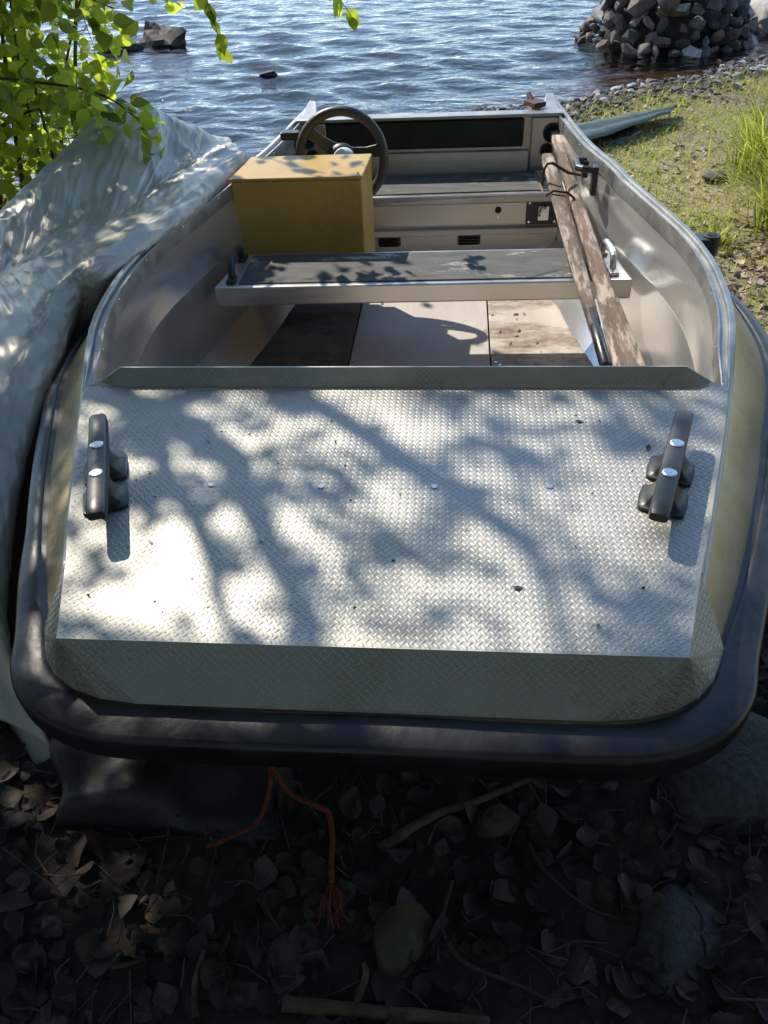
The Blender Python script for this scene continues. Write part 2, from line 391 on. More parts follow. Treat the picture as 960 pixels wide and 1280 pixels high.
# cleats: horn bar on two flared feet
def cleat(a, b_):
    a = Vector((*a, 0)); b = Vector((*b_, 0)); c = (a + b) / 2; d = (b - a).normalized(); w = Vector((-d.y, d.x, 0)); L_ = (b - a).length / 2
    B = MB(); rows = []
    for t in (-1, -.93, -.75, -.45, -.2, 0, .2, .45, .75, .93, 1):
        hw = .0180 - .0015 * abs(t) - (.002 if abs(t) == 1 else 0); zt = .068 + .003 * t * t - (.004 if abs(t) == 1 else 0); zb = .040 + .008 * abs(t) ** 1.5 + (.003 if abs(t) == 1 else 0)
        p = c + d * t * L_
        rows.append([p + w * x + Vector((0, 0, z)) for x, z in ((-hw, zb + .003), (-hw, zt - .004), (-hw + .004, zt), (hw - .004, zt), (hw, zt - .004), (hw, zb + .003), (hw - .004, zb), (-hw + .004, zb))])
    B.loft(rows, True); n = len(rows) * 8
    B.f += [tuple(range(8)), tuple(range(n - 8, n))]
    for t in (-.047, .047):       # flared feet
        rr = []
        for z, hx, hy in ((0, .042, .037), (.008, .042, .037), (.0085, .037, .033), (.018, .028, .029), (.03, .020, .026), (.046, .0165, .027)):
            p = c + d * t; k = []
            for q in range(12):
                an = 6.28319 * q / 12; k.append(p + w * hx * (abs(math.cos(an)) ** .30 * (1 if math.cos(an) > 0 else -1)) + d * hy * (abs(math.sin(an)) ** .30 * (1 if math.sin(an) > 0 else -1)) + Vector((0, 0, z)))
            rr.append(k)
        B.loft(rr, True)
    o = B.build('cleat', M['plastic'], boat, fix=True, smooth=True)
    md = o.modifiers.new('edges', 'EDGE_SPLIT'); md.split_angle = R(48)
    for t in (-.047, .047):
        p = c + d * t; q = MB(); q.tube([p + Vector((0, 0, .066)), p + Vector((0, 0, .0695)), p + Vector((0, 0, .0707))], [.0125, .0125, .010], 16)
        q.tube([p + Vector((0, 0, .0707)), p + Vector((0, 0, .071))], .004, 6)
        q.build('bolt', M['steel'], o)
    return o
c1 = cleat((-.589, 1.273), (-.479, .966))
c2 = cleat((.576, 1.292), (.469, .984))
tag(c1, 'black mooring cleat on the left of the foredeck'); tag(c2, 'black mooring cleat on the right of the foredeck')
# a leftover bit of blossom litter on the deck
lb = MB()
for k in range(44):
    x, y = random.uniform(-.6, .55), random.uniform(.78, 1.47)
    if abs(x) > .46 + (y - .743) * .3: continue
    a = random.uniform(0, 6.28); s_ = random.choice((.003, .004, .005, .011 if k < 14 else .003)); u = Vector((math.cos(a), math.sin(a), 0)); v = Vector((-u.y, u.x, 0)); p = Vector((x, y, .002))
    lb.add([p - u * s_, p + v * s_ * .5 + Vector((0, 0, .002)), p + u * s_ + Vector((0, 0, .001)), p - v * s_ * .4], [(0, 1, 2), (0, 2, 3)])
crumbs = lb.build('leaf_crumbs', M['dead'][2]); crumbs.matrix_basis = ROOT
tag(crumbs, 'dark crumbs of dry leaf scattered on the tread plate deck', kind='stuff')

# gunwales
ys = [.895, .93, 1.0, 1.1, 1.2, 1.3, 1.4, 1.43, 1.46, 1.49, 1.52, 1.55, 1.58, 1.61, 1.64, 1.67] + [1.72 + .1 * k for k in range(0, 23)] + [3.97]
prof = [(.012, -.045), (.010, -.008), (.006, -.001), (0, 0), (-.016, 0), (-.020, -.003), (-.021, -.014), (-.050, -.014), (-.052, -.004), (-.060, -.004), (-.062, -.010), (-.063, -.05)]
prof_bow = [(.012, -.045), (.010, -.008), (.006, -.003), (.004, -.002), (.002, -.002), (.001, -.003), (0, -.014), (-.004, -.016), (-.006, -.018), (-.008, -.02), (-.01, -.03), (-.012, -.05)]
for sgn in (1, -1):
    g = MB(); rows = []
    for i, y in enumerate(ys):
        t = (G(y + .02) - G(y - .02)) / .04; n_ = Vector((1, -t)).normalized(); r = []
        w = min(1, max(0, (y - 1.46) / .20)); w = w * w * (3 - 2 * w)
        for (d, z), (d2, z2) in zip(prof, prof_bow):
            d = d * w * .58 + d2 * (1 - w); z = z * w + z2 * (1 - w)
            r.append((sgn * (G(y) + n_.x * d), y + n_.y * d, GZ(y) + z))
        rows.append(r)
    g.loft(rows)
    o = g.build('gunwale', M['alu_lip'], boat, fix=True, smooth=True)
    o.modifiers.new('edges', 'EDGE_SPLIT').split_angle = R(35)
    for k in range(9):          # screws along the inner bead
        y = 1.65 + k * .27; q = MB(); x = sgn * (G(y) - .033); z = GZ(y) - .014
        q.tube([(x, y, z), (x, y, z + .003)], [.0055, .004], 8); q.build('screw', M['steel'], o)
# inner sides
FLZ = -.52
for sgn in (1, -1):
    w_ = MB(); rows = []
    for y in [1.42 + .06 * k for k in range(40)]:
        t = (G(y + .05) - G(y - .05)) / .1; n_ = Vector((1, -t)).normalized()
        sec = [(-.030, -.012), (-.036, -.05), (-.040, -.10), (-.041, -.168), (-.0428, -.172), (-.0428, -.178), (-.0415, -.182), (-.045, -.30), (-.052, FLZ + .10), (-.155, FLZ + .003)]
        w9 = min(1, max(.3, (y - 1.40) / .26)); sec = [(d * (w9 if z > -.08 else 1), z) for d, z in sec]
        rows.append([(sgn * (G(y) + n_.x * d), y + n_.y * d, z) for d, z in sec])
    w_.loft(rows)
    o = w_.build('inner_side', M['alu_in'], boat, fix=True, smooth=True)
    o.modifiers.new('edges', 'EDGE_SPLIT').split_angle = R(32)

# floor panels
def floor_mat(name, c1, c2, c3, seed):
    mt = mat(name, c1, c2, .6, 0, 5, (1.0, .35, 1), .12, 70, .1, lo=.42, hi=.6)
    nt = mt.node_tree; b = nt.nodes['Principled BSDF']; src = b.inputs['Base Color'].links[0].from_socket
    n = nt.nodes.new('ShaderNodeTexNoise'); n.inputs['Scale'].default_value = 2.2; n.inputs['Detail'].default_value = 8; n.inputs['Roughness'].default_value = .72
    mp = nt.nodes.new('ShaderNodeMapping'); mp.inputs['Location'].default_value = (seed, seed * 2, 0); mp.inputs['Scale'].default_value = (1, 2.0, 1)
    tc = nt.nodes.new('ShaderNodeTexCoord'); nt.links.new(tc.outputs['Object'], mp.inputs[0]); nt.links.new(mp.outputs[0], n.inputs['Vector'])
    r = nt.nodes.new('ShaderNodeValToRGB'); r.color_ramp.elements[0].position = .46; r.color_ramp.elements[1].position = .60
    nt.links.new(n.outputs[0], r.inputs[0])
    mx = nt.nodes.new('ShaderNodeMixRGB'); mx.inputs[2].default_value = (*c3, 1)
    nt.links.new(r.outputs[0], mx.inputs[0]); nt.links.new(src, mx.inputs[1]); nt.links.new(mx.outputs[0], b.inputs['Base Color'])
    return mt
def fw(y): return G(y) - .085
fm = [floor_mat('floor_board_dark', (.10, .085, .075), (.17, .15, .135), (.035, .03, .027), 1.3), floor_mat('floor_board_grey', (.36, .32, .29), (.43, .385, .35), (.40, .36, .33), 4.1), floor_mat('floor_board_stained', (.40, .36, .31), (.46, .42, .37), (.16, .10, .065), 7.7)]
cuts = [(None, -.262, fm[0]), (-.256, .262, fm[1]), (.268, None, fm[2])]
for a, b, mt in cuts:
    q = MB(); rows = []
    for y in [1.3 + .12 * k for k in range(21)]:
        x0 = -fw(y) if a is None else a; x1 = fw(y) if b is None else b
        rows.append([(x0, y, FLZ - .02), (x0, y, FLZ), (x1, y, FLZ), (x1, y, FLZ - .02)])
    q.loft(rows)
    o = q.build('floor_panel', mt, boat, fix=True, bevel=.002)
    if a is not None:
        for (x, y) in ((a + .015, 2.9), (a + .016, 2.52), (a + .03, 2.5)):
            s_ = MB(); s_.tube([(x, y, FLZ), (x, y, FLZ + .0025)], [.006, .005], 8); s_.build('screw', M['steel'], o)
tag(bpy.data.objects['floor_panel'], 'dark stained left floor panel'); tag(bpy.data.objects['floor_panel.002'], 'brown stained right floor panel')

# front bench
BZ = -.2
be = MB()
be.hexa([(-.698, 2.475, BZ - .07), (.722, 2.505, BZ - .07), (.68, 2.78, BZ - .07), (-.655, 2.76, BZ - .07)], [(-.700, 2.470, BZ), (.720, 2.502, BZ), (.682, 2.785, BZ), (-.658, 2.765, BZ)])
bench = be.build('front_bench', M['alu'], boat, bevel=.006, fix=True, seg=3)
q = MB(); q.hexa([(-.618, 2.494, BZ + .0005), (.525, 2.518, BZ + .0005), (.525, 2.762, BZ + .0005), (-.618, 2.745, BZ + .0005)], [(-.616, 2.496, BZ + .005), (.523, 2.520, BZ + .005), (.523, 2.760, BZ + .005), (-.616, 2.743, BZ + .005)])
# worn grip pad: pale scuffs
def pad_mat():
    mt = mat('bench_grip_pad', (.06, .06, .056), (.10, .10, .094), .82, 0, 9, (1, 3, 1), .3, 240)
    nt = mt.node_tree; b = nt.nodes['Principled BSDF']; src = b.inputs['Base Color'].links[0].from_socket
    n = nt.nodes.new('ShaderNodeTexNoise'); n.inputs['Scale'].default_value = 5; n.inputs['Detail'].default_value = 10; n.inputs['Roughness'].default_value = .8
    mp = nt.nodes.new('ShaderNodeMapping'); mp.inputs['Scale'].default_value = (.6, 1.6, 1); mp.inputs['Location'].default_value = (.63, .2, 0); tc = nt.nodes.new('ShaderNodeTexCoord')
    nt.links.new(tc.outputs['Object'], mp.inputs[0]); nt.links.new(mp.outputs[0], n.inputs['Vector'])
    r = nt.nodes.new('ShaderNodeValToRGB'); r.color_ramp.elements[0].position = .56; r.color_ramp.elements[1].position = .66
    nt.links.new(n.outputs[0], r.inputs[0])
    mx = nt.nodes.new('ShaderNodeMixRGB'); mx.inputs[2].default_value = (.50, .48, .44, 1)
    nt.links.new(r.outputs[0], mx.inputs[0]); nt.links.new(src, mx.inputs[1]); nt.links.new(mx.outputs[0], b.inputs['Base Color'])
    return mt
PADM = pad_mat()
q.build('grip_pad', PADM, bench, bevel=.002, fix=True)
def arch(p, d, span, h, r, m_, name, parent, lean=(0, 0, 0), flat=None):
    p = Vector(p); d = Vector(d).normalized(); L_ = Vector(lean); pts = []
    for k in range(13):
        a = math.pi * k / 12; c_ = math.cos(a); s_ = math.sin(a)
        c_ = math.copysign(abs(c_) ** .55, c_); s_ = s_ ** .55
        pts.append(p - d * c_ * span / 2 + Vector((0, 0, 1)) * s_ * h + L_ * s_)
    q = MB(); q.tube(pts, r, 10, flat=flat)
    for e in (-1, 1):
        c = p + d * e * (span / 2 + .012)
        ry = Matrix.Rotation(math.atan2(d.y, d.x), 3, 'Z')
        q.box(c + Vector((0, 0, .006)), (.05, .032, .012), ry)
    return q.build(name, m_, parent, fix=True, smooth=False, bevel=.003)
h1 = arch((-.648, 2.62, BZ), (-.02, 1, 0), .17, .062, .012, M['plastic'], 'bench_handle', bench)
h2 = arch((.655, 2.64, BZ), (-.08, 1, 0), .15, .06, .011, M['alu'], 'bench_handle', bench)
tag(h1, 'black handle'); tag(h2, 'grey handle')

# rear bench with locker front
rb = MB()
rb.hexa([(-.62, 3.37, BZ - .045), (.60, 3.40, BZ - .045), (.56, 3.66, BZ - .045), (-.57, 3.62, BZ - .045)], [(-.62, 3.35, BZ), (.60, 3.385, BZ), (.56, 3.665, BZ), (-.57, 3.62, BZ)])
rear = rb.build('rear_bench', M['alu'], boat, bevel=.006, fix=True, seg=3)
q = MB(); q.hexa([(-.60, 3.375, BZ + .0005), (.49, 3.408, BZ + .0005), (.475, 3.655, BZ + .0005), (-.56, 3.612, BZ + .0005)], [(-.60, 3.376, BZ + .005), (.488, 3.409, BZ + .005), (.473, 3.654, BZ + .005), (-.56, 3.611, BZ + .005)])
q.build('grip_pad', PADM, rear, fix=True)
q = MB(); q.hexa([(.495, 3.405, BZ + .0005), (.53, 3.405, BZ + .0005), (.515, 3.66, BZ + .0005), (.48, 3.66, BZ + .0005)], [(.496, 3.405, BZ + .008), (.528, 3.405, BZ + .008), (.512, 3.66, BZ + .008), (.482, 3.66, BZ + .008)])
q.build('hinge_strip', M['steel'], rear, fix=True)
lk = MB()
lk.hexa([(-.60, 3.385, -.355), (.58, 3.415, -.355), (.54, 3.60, -.355), (-.56, 3.58, -.355)], [(-.60, 3.385, BZ - .046), (.58, 3.415, BZ - .046), (.54, 3.60, BZ - .046), (-.56, 3.58, BZ - .046)])
locker = lk.build('locker_front', M['alu_warm'], boat, bevel=.003, fix=True)
q = MB(); q.hexa([(-.59, 3.355, -.375), (.575, 3.385, -.375), (.575, 3.42, -.375), (-.59, 3.39, -.375)], [(-.59, 3.36, -.348), (.575, 3.39, -.348), (.575, 3.415, -.348), (-.59, 3.384, -.348)])
q.build('ledge', M['alu_warm'], locker, bevel=.004, fix=True)
q = MB(); q.hexa([(-.58, 3.40, FLZ), (.57, 3.43, FLZ), (.55, 3.5, FLZ), (-.56, 3.5, FLZ)], [(-.58, 3.40, -.376), (.57, 3.43, -.376), (.55, 3.5, -.376), (-.56, 3.5, -.376)])
q.build('kick_board', M['alu_warm'], locker, fix=True)
yl = lambda x: 3.385 + .03 * (x + .6) / 1.18
x = .50; q = MB(); q.box((x, yl(x) - .005, -.288), (.135, .012, .105), Euler((0, 0, .025))); lt = q.build('latch_plate', M['plastic'], locker, bevel=.004)
q = MB(); q.box((x + .005, yl(x) - .016, -.29), (.045, .014, .06), Euler((0, 0, .025))); q.tube([(x - .01, yl(x) - .022, -.30), (x - .012, yl(x) - .036, -.285), (x + .0, yl(x) - .036, -.262), (x + .012, yl(x) - .024, -.265)], .006, 8)
q.build('latch', M['steel'], locker, fix=True, bevel=.003)
for dx in (-.055, .055):
    for dz in (-.04, .04):
        q = MB(); q.tube([(x + dx, yl(x) - .010, -.288 + dz), (x + dx, yl(x) - .0135, -.288 + dz)], .005, 8); q.build('screw', M['steel'], locker)
x = .312; q = MB(); q.tube([(x, yl(x) - .003, -.277), (x, yl(x) + .004, -.277)], .014, 16); q.build('drain_hole', M['void'], locker)
for dz in (.03, -.03): q = MB(); q.tube([(x, yl(x) - .002, -.277 + dz), (x, yl(x) + .002, -.277 + dz)], .004, 8); q.build('screw', M['steel'], locker)
for x in (.19, -.165):
    q = MB(); q.box((x, 3.395 + .025 * (x + .6), -.408), (.10, .02, .045), Euler((0, 0, .025))); q.build('vent', M['plastic'], locker, bevel=.008)
    for k in (-1, 0, 1):
        q = MB(); q.box((x, 3.383 + .025 * (x + .6), -.408 + k * .012), (.08, .01, .004), Euler((.3, 0, .025))); q.build('slat', M['rubber'], locker)

# transom
tr = MB()
tr.box((0, 3.735, -.21), (1.17, .035, .47))
transom = tr.build('transom', M['alu_warm'], boat, bevel=.006)
q = MB(); q.box((0, 3.722, .028), (1.17, .075, .014)); q.build('top_rail', M['alu_lip'], transom, bevel=.004, seg=3)
q = MB(); q.box((-.02, 3.708, -.044), (.885, .02, .118)); o = q.build('dark_pad', M['dark_pad'], transom, bevel=.012, seg=3)
q = MB(); q.hexa([(-.52, 3.688, -.235), (.45, 3.688, -.235), (.45, 3.7165, -.235), (-.52, 3.7165, -.235)], [(-.52, 3.700, -.118), (.45, 3.700, -.118), (.45, 3.7165, -.118), (-.52, 3.7165, -.118)])
q.build('motor_well_panel', M['alu_warm'], transom, bevel=.004, fix=True)
for sgn in (1, -1):
    q = MB(); q.hexa([(sgn * .455, 3.69, -.26), (sgn * .575, 3.69, -.26), (sgn * .565, 3.716, -.26), (sgn * .455, 3.716, -.26)], [(sgn * .455, 3.69, .018), (sgn * .578, 3.69, .018), (sgn * .565, 3.716, .018), (sgn * .455, 3.716, .018)])
    o = q.build('corner_block', M['alu_warm'], transom, bevel=.004, fix=True)
    for (hx, hz, hr) in ((.545, -.045, .036), (.525, -.115, .024)):
        q = MB(); q.tube([(sgn * hx, 3.687, hz), (sgn * hx, 3.695, hz)], hr, 20); q.build('oar_hole', M['void'], transom)
        pts = [(sgn * hx + hr * math.cos(6.2832 * k / 20), 3.686, hz + hr * math.sin(6.2832 * k / 20)) for k in range(20)]
        q = MB(); q.tube(pts, .005, 6, closed=True); q.build('hole_ring', M['rubber'], transom, smooth=True)
    # stern horn: gunwale end plate beyond the transom
    q = MB(); q.hexa([(sgn * .50, 3.76, -.02), (sgn * .577, 3.76, -.02), (sgn * .572, 4.02, -.03), (sgn * .535, 3.99, -.03)], [(sgn * .50, 3.76, .033), (sgn * .577, 3.76, .033), (sgn * .572, 4.02, .045), (sgn * .535, 3.99, .045)])
    q.build('stern_corner', M['alu_lip'], boat, bevel=.005, fix=True)
q = MB(); q.box((.47, 3.80, .05), (.06, .09, .02), Euler((0, 0, .5))); q.tube([(.47, 3.79, .03), (.445, 3.86, .075)], .012, 8); q.build('stern_bracket', M['iron'], boat, bevel=.003)

# steering console
co = MB()
b4 = [(-.712, 2.86, -.405), (-.214, 2.86, -.405), (-.196, 3.075, -.405), (-.66, 3.075, -.405)]
t4 = [(-.686, 2.848, .046), (-.207, 2.848, .046), (-.192, 3.08, .056), (-.652, 3.08, .056)]
co.hexa(b4, [(x, y, z - .012) for x, y, z in t4])
console = co.build('console', M['yellow'], boat, bevel=.007, fix=True, seg=3)
tag(console, 'ochre yellow steering console box')
q = MB(); g_ = .003; q.hexa([(t4[0][0] - g_, t4[0][1] - g_, .0345), (t4[1][0] + g_, t4[1][1] - g_, .0345), (t4[2][0] + g_, t4[2][1] + g_, .0445), (t4[3][0] - g_, t4[3][1] + g_, .0445)], [(t4[0][0] - g_, t4[0][1] - g_, .046), (t4[1][0] + g_, t4[1][1] - g_, .046), (t4[2][0] + g_, t4[2][1] + g_, .056), (t4[3][0] - g_, t4[3][1] + g_, .056)])
q.build('lid', M['yellow'], console, bevel=.004, fix=True, seg=3)
for (x, y) in ((-.214, 2.87), (-.205, 2.96), (-.20, 3.05)):
    q = MB(); q.tube([(x - .008, y, .046), (x - .008, y, .0545)], .004, 8); q.build('screw', M['steel'], console)

# steering wheel, a part of the boat; its rim, spokes and hub are sub-parts
wc = Vector((-.318, 3.17, .016)); wt = R(8)
wx = Vector((1, 0, 0)); wy = Vector((0, math.sin(wt), math.cos(wt))); wz_ = wx.cross(wy)
col = MB(); col.tube([(-.335, 3.05, -.05), wc - wz_ * -.02 + Vector((0, -.02, -.01))], [.028, .024], 12)
wheel = col.build('steering_wheel', M['plastic'], boat, smooth=True)
tag(wheel, 'brown three spoke steering wheel')
q = MB(); rr = .166
q.tube([wc + wx * rr * math.cos(6.28319 * k / 56) + wy * rr * math.sin(6.28319 * k / 56) for k in range(56)], .0185, 12, closed=True); q.build('rim', M['wheel'], wheel, smooth=True)
for ang in (142, 10, 262):
    a = R(ang); dr = wx * math.cos(a) + wy * math.sin(a); sd_ = -wx * math.sin(a) + wy * math.cos(a); q = MB(); rows = []
    for r_, w__, off in ((.02, .036, -.03), (.06, .026, -.026), (.10, .02, -.016), (.14, .022, -.004), (.168, .036, 0)):
        c = wc + dr * r_ + wz_ * off
        rows.append([c - sd_ * w__ - wz_ * .006, c - sd_ * w__ + wz_ * .006, c + sd_ * w__ + wz_ * .006, c + sd_ * w__ - wz_ * .006])
    q.loft(rows, True); q.build('spoke', M['wheel'], wheel, bevel=.004, fix=True)
q = MB(); q.tube([wc - wz_ * .06, wc - wz_ * .03, wc - wz_ * .005, wc + wz_ * .012], [.028, .052, .055, .04], 24); q.build('hub', M['plastic'], wheel, smooth=True)
q = MB(); q.tube([wc + Vector((.01, -.01, .0)), wc + Vector((.012, -.045, .012)), wc + Vector((.014, -.062, .016))], [.044, .036, .012], 20); q.build('hub_cover', M['hubw'], wheel, smooth=True)
# control lever
q = MB(); q.box((-.512, 3.29, .0), (.024, .03, .14)); q.box((-.535, 3.285, .077), (.075, .045, .03)); q.box((-.512, 3.29, -.06), (.07, .09, .05))
q.build('control_lever', M['plastic'], boat, bevel=.006)

# grab handle on the inside of the right-hand wall
y0, z0 = 3.02, -.02; xw = G(y0) - .066
q = MB(); pts = [(xw, y0 - .055, z0 + .03), (xw - .045, y0 - .05, z0 + .035), (xw - .06, y0 - .03, z0 + .034), (xw - .055, y0 + .06, z0 + .03), (xw - .03, y0 + .075, z0 + .028), (xw - .015, y0 + .075, z0 + .028)]
q.tube(pts, .0125, 8); q.box((xw + .0, y0 - .05, z0 - .005), (.02, .04, .10)); q.box((xw - .018, y0 + .075, z0), (.02, .04, .06)); q.build('grab_handle', M['plastic'], boat, fix=True, bevel=.002)
# oarlock socket on the outside
yo = 2.34; xo = G(yo)
q = MB(); q.box((xo + .03, yo, -.02), (.07, .06, .045)); q.tube([(xo + .075, yo, -.05), (xo + .075, yo, .008)], .026, 16); q.box((xo + .012, yo, -.03), (.014, .13, .06))
ol = q.build('oarlock_socket', M['plastic'], boat, bevel=.004, fix=True)
q = MB(); q.tube([(xo + .075, yo, .008), (xo + .075, yo, .0095)], .014, 14); q.build('socket_hole', M['void'], ol)
# ------------------------------------------------------------------ ground, water
CAM = cam.matrix_world.translation.copy()
WATER = -.78
SHORE = [(-60, 7), (-12, 5.2), (-6, 4.9), (-2.6, 4.7), (-1.2, 5.3), (-.2, 6.1), (.98, 6.4), (1.34, 6.75), (1.7, 6.9), (2.0, 6.95), (2.31, 7.27), (2.65, 7.45), (4, 8.6), (7, 9.6), (60, 20)]
def shore(x): return interp(SHORE, x)
def gz(x, y):
    d = y - shore(x)          # beyond the shoreline when positive
    n = .035 * noise.noise(Vector((x * .9, y * .9, 0))) + .016 * noise.noise(Vector((x * 3.1, y * 3.1, 4))) + .006 * noise.noise(Vector((x * 11, y * 11, 9)))
    if d < 0:
        z = -.60 - .027 * max(0, min(6.2, y)) if d < -1.2 else None
        base = -.60 - .027 * max(0, min(6.2, y))
        if d >= -1.2:
            w = 1 + d / 1.2; w = w * w * (3 - 2 * w); base = base * (1 - w) + WATER * w
        rise = max(0, -y - 1.5) * .05 + max(0, x - 3.5) * .05 + max(0, -x - 3) * .05
        return base + n * (1 if d < -.8 else .5) + rise
    mound = math.exp(-(((x - 2.1) / 1.3) ** 2 + ((y - 8.4) / 1.1) ** 2)) * .6
    return WATER - min(2.8, .20 * d + .03 * d * d) * (1 - min(.85, mound)) + n * .5
def axis(lo, hi, step, far):
    a = list(np.arange(lo, hi + 1e-6, step)); s_ = step
    x = hi
    while x < far: s_ *= 1.35; x += s_; a.append(x)
    x = lo; s_ = step
    while x > -far: s_ *= 1.35; x -= s_; a.insert(0, x)
    return a
def grid_mesh(name, X, Y, fz, m_):
    v = np.array([(x, y, fz(x, y)) for y in Y for x in X]); nx = len(X); ny = len(Y)
    i = np.arange(nx - 1)[None] + (np.arange(ny - 1) * nx)[:, None]; i = i.ravel()
    return np_mesh(name, v, np.stack([i, i + 1, i + 1 + nx, i + nx], 1), m_, True)
def ground_mat():
    mt, nt, b = new_mat('shore_soil'); N, L = nt.nodes.new, nt.links.new
    tc = N('ShaderNodeTexCoord'); sx = N('ShaderNodeSeparateXYZ'); L(tc.outputs['Object'], sx.inputs[0])
    def nz(s, d=8, r=.65):
        n = N('ShaderNodeTexNoise'); n.inputs['Scale'].default_value = s; n.inputs['Detail'].default_value = d; n.inputs['Roughness'].default_value = r; L(tc.outputs['Object'], n.inputs['Vector']); return n.outputs[0]
    def ramp(src, p0, c0, p1, c1):
        r = N('ShaderNodeValToRGB'); r.color_ramp.elements[0].position = p0; r.color_ramp.elements[1].position = p1
        r.color_ramp.elements[0].color = (*c0, 1); r.color_ramp.elements[1].color = (*c1, 1); L(src, r.inputs[0]); return r.outputs[0]
    def mix(f, a, c):
        m_ = N('ShaderNodeMixRGB'); L(f, m_.inputs[0]); L(a, m_.inputs[1]); L(c, m_.inputs[2]); return m_.outputs[0]
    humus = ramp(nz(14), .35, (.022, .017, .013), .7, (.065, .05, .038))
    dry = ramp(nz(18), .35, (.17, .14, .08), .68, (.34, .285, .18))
    grn = ramp(nz(9), .4, (.13, .15, .035), .65, (.25, .25, .07))
    bed0 = ramp(nz(5), .35, (.03, .02, .012), .7, (.11, .07, .035)); deep = ramp(nz(5), .3, (.03, .11, .26), .7, (.04, .14, .32))  # deep bed coloured blue to brighten the lake water above it
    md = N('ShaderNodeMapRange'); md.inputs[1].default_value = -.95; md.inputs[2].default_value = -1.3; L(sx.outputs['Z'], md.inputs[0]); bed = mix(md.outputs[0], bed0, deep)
    drygrn = mix(ramp(nz(2.3, 4), .42, (0, 0, 0), .6, (1, 1, 1)), dry, grn)
    # soil of the wooded bank (near) against the open turf by the water (far right)
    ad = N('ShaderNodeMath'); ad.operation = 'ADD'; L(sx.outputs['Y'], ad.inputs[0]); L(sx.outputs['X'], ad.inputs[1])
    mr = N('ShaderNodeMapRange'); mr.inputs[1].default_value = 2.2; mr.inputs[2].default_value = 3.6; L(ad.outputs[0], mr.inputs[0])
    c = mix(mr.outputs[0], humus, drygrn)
    mb = N('ShaderNodeMapRange'); mb.inputs[1].default_value = -3.6; mb.inputs[2].default_value = -4.6; L(sx.outputs['Y'], mb.inputs[0]); c = mix(mb.outputs[0], c, grn)  # unseen grass behind the camera, added to brighten the bevel's reflection
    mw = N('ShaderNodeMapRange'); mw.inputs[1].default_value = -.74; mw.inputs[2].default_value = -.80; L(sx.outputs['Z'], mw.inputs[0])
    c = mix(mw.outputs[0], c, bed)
    L(c, b.inputs['Base Color']); b.inputs['Roughness'].default_value = .95
    bp = N('ShaderNodeBump'); bp.inputs['Strength'].default_value = .7; bp.inputs['Distance'].default_value = .02; L(nz(45, 8), bp.inputs['Height']); L(bp.outputs[0], b.inputs['Normal'])
    return mt
gx = axis(-3.5, 4.0, .06, 900); gy = axis(-.6, 9.4, .06, 900)
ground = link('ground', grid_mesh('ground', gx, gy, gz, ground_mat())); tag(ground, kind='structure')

def water_mat():
    mt, nt, b = new_mat('lake_water'); N, L = nt.nodes.new, nt.links.new
    nt.nodes.remove(b); tc = N('ShaderNodeTexCoord')
    mp = N('ShaderNodeMapping'); mp.inputs['Scale'].default_value = (.55, 1, 1); mp.inputs['Rotation'].default_value = (0, 0, .15); L(tc.outputs['Object'], mp.inputs[0])
    n1 = N('ShaderNodeTexNoise'); n1.inputs['Scale'].default_value = 10; n1.inputs['Detail'].default_value = 4; n1.inputs['Distortion'].default_value = .6; L(mp.outputs[0], n1.inputs['Vector'])
    bp = N('ShaderNodeBump'); bp.inputs['Strength'].default_value = .5; bp.inputs['Distance'].default_value = .035; L(n1.outputs[0], bp.inputs['Height'])
    fr = N('ShaderNodeFresnel'); fr.inputs[0].default_value = 1.33; L(bp.outputs[0], fr.inputs['Normal'])
    gl = N('ShaderNodeBsdfGlossy'); gl.inputs['Roughness'].default_value = .03; gl.inputs[0].default_value = (1, 1, 1, 1); L(bp.outputs[0], gl.inputs['Normal'])
    tr_ = N('ShaderNodeBsdfTransparent'); tr_.inputs[0].default_value = (.72, .58, .42, 1)
    mx = N('ShaderNodeMixShader'); L(fr.outputs[0], mx.inputs[0]); L(tr_.outputs[0], mx.inputs[1]); L(gl.outputs[0], mx.inputs[2])
    L(mx.outputs[0], nt.nodes['Material Output'].inputs[0]); return mt
wr = random.Random(3); WV = []
for k in range(60):
    lam = .10 * (.70 / .10) ** wr.random(); th = wr.gauss(.12, .42); kk = 6.28319 / lam
    WV.append((kk * math.sin(th), kk * math.cos(th), .0032 * lam ** 1.0 * wr.uniform(.5, 1.3), wr.uniform(0, 6.28)))
WVn = np.array(WV)
def water_grid():
    X = np.array(axis(-6.5, 5.5, .05, 1500)); Y = np.array([y for y in axis(4.6, 13.5, .04, 1500) if y > 3.5]); XX, YY = np.meshgrid(X, Y)
    Z = np.zeros_like(XX)
    for a, b_, am, ph in WV: Z += am * np.sin(a * XX + b_ * YY + ph)
    patch = .75 + .35 * np.sin(XX * .9 + 1.3 * np.sin(YY * .5)) * np.sin(YY * .8 + XX * .35)
    calm = 1 - .85 * np.exp(-(((XX - 2.3) / .55) ** 2 + ((YY - 7.5) / .45) ** 2))
    sh = np.interp(XX, [p[0] for p in SHORE], [p[1] for p in SHORE]); edge = np.clip((YY - sh) / .9, .12, 1)
    far = np.clip((40 - YY) / 25, 0, 1) * np.clip((40 - abs(XX)) / 25, 0, 1)
    Z = WATER + 1.75 * Z * patch * calm * edge * far
    v = np.stack([XX, YY, Z], -1).reshape(-1, 3); nx = len(X); ny = len(Y)
    i = (np.arange(nx - 1)[None] + (np.arange(ny - 1) * nx)[:, None]).ravel()
    return np_mesh('lake', v, np.stack([i, i + 1, i + 1 + nx, i + nx], 1), water_mat(), True)
lake = link('lake', water_grid()); tag(lake, kind='structure')

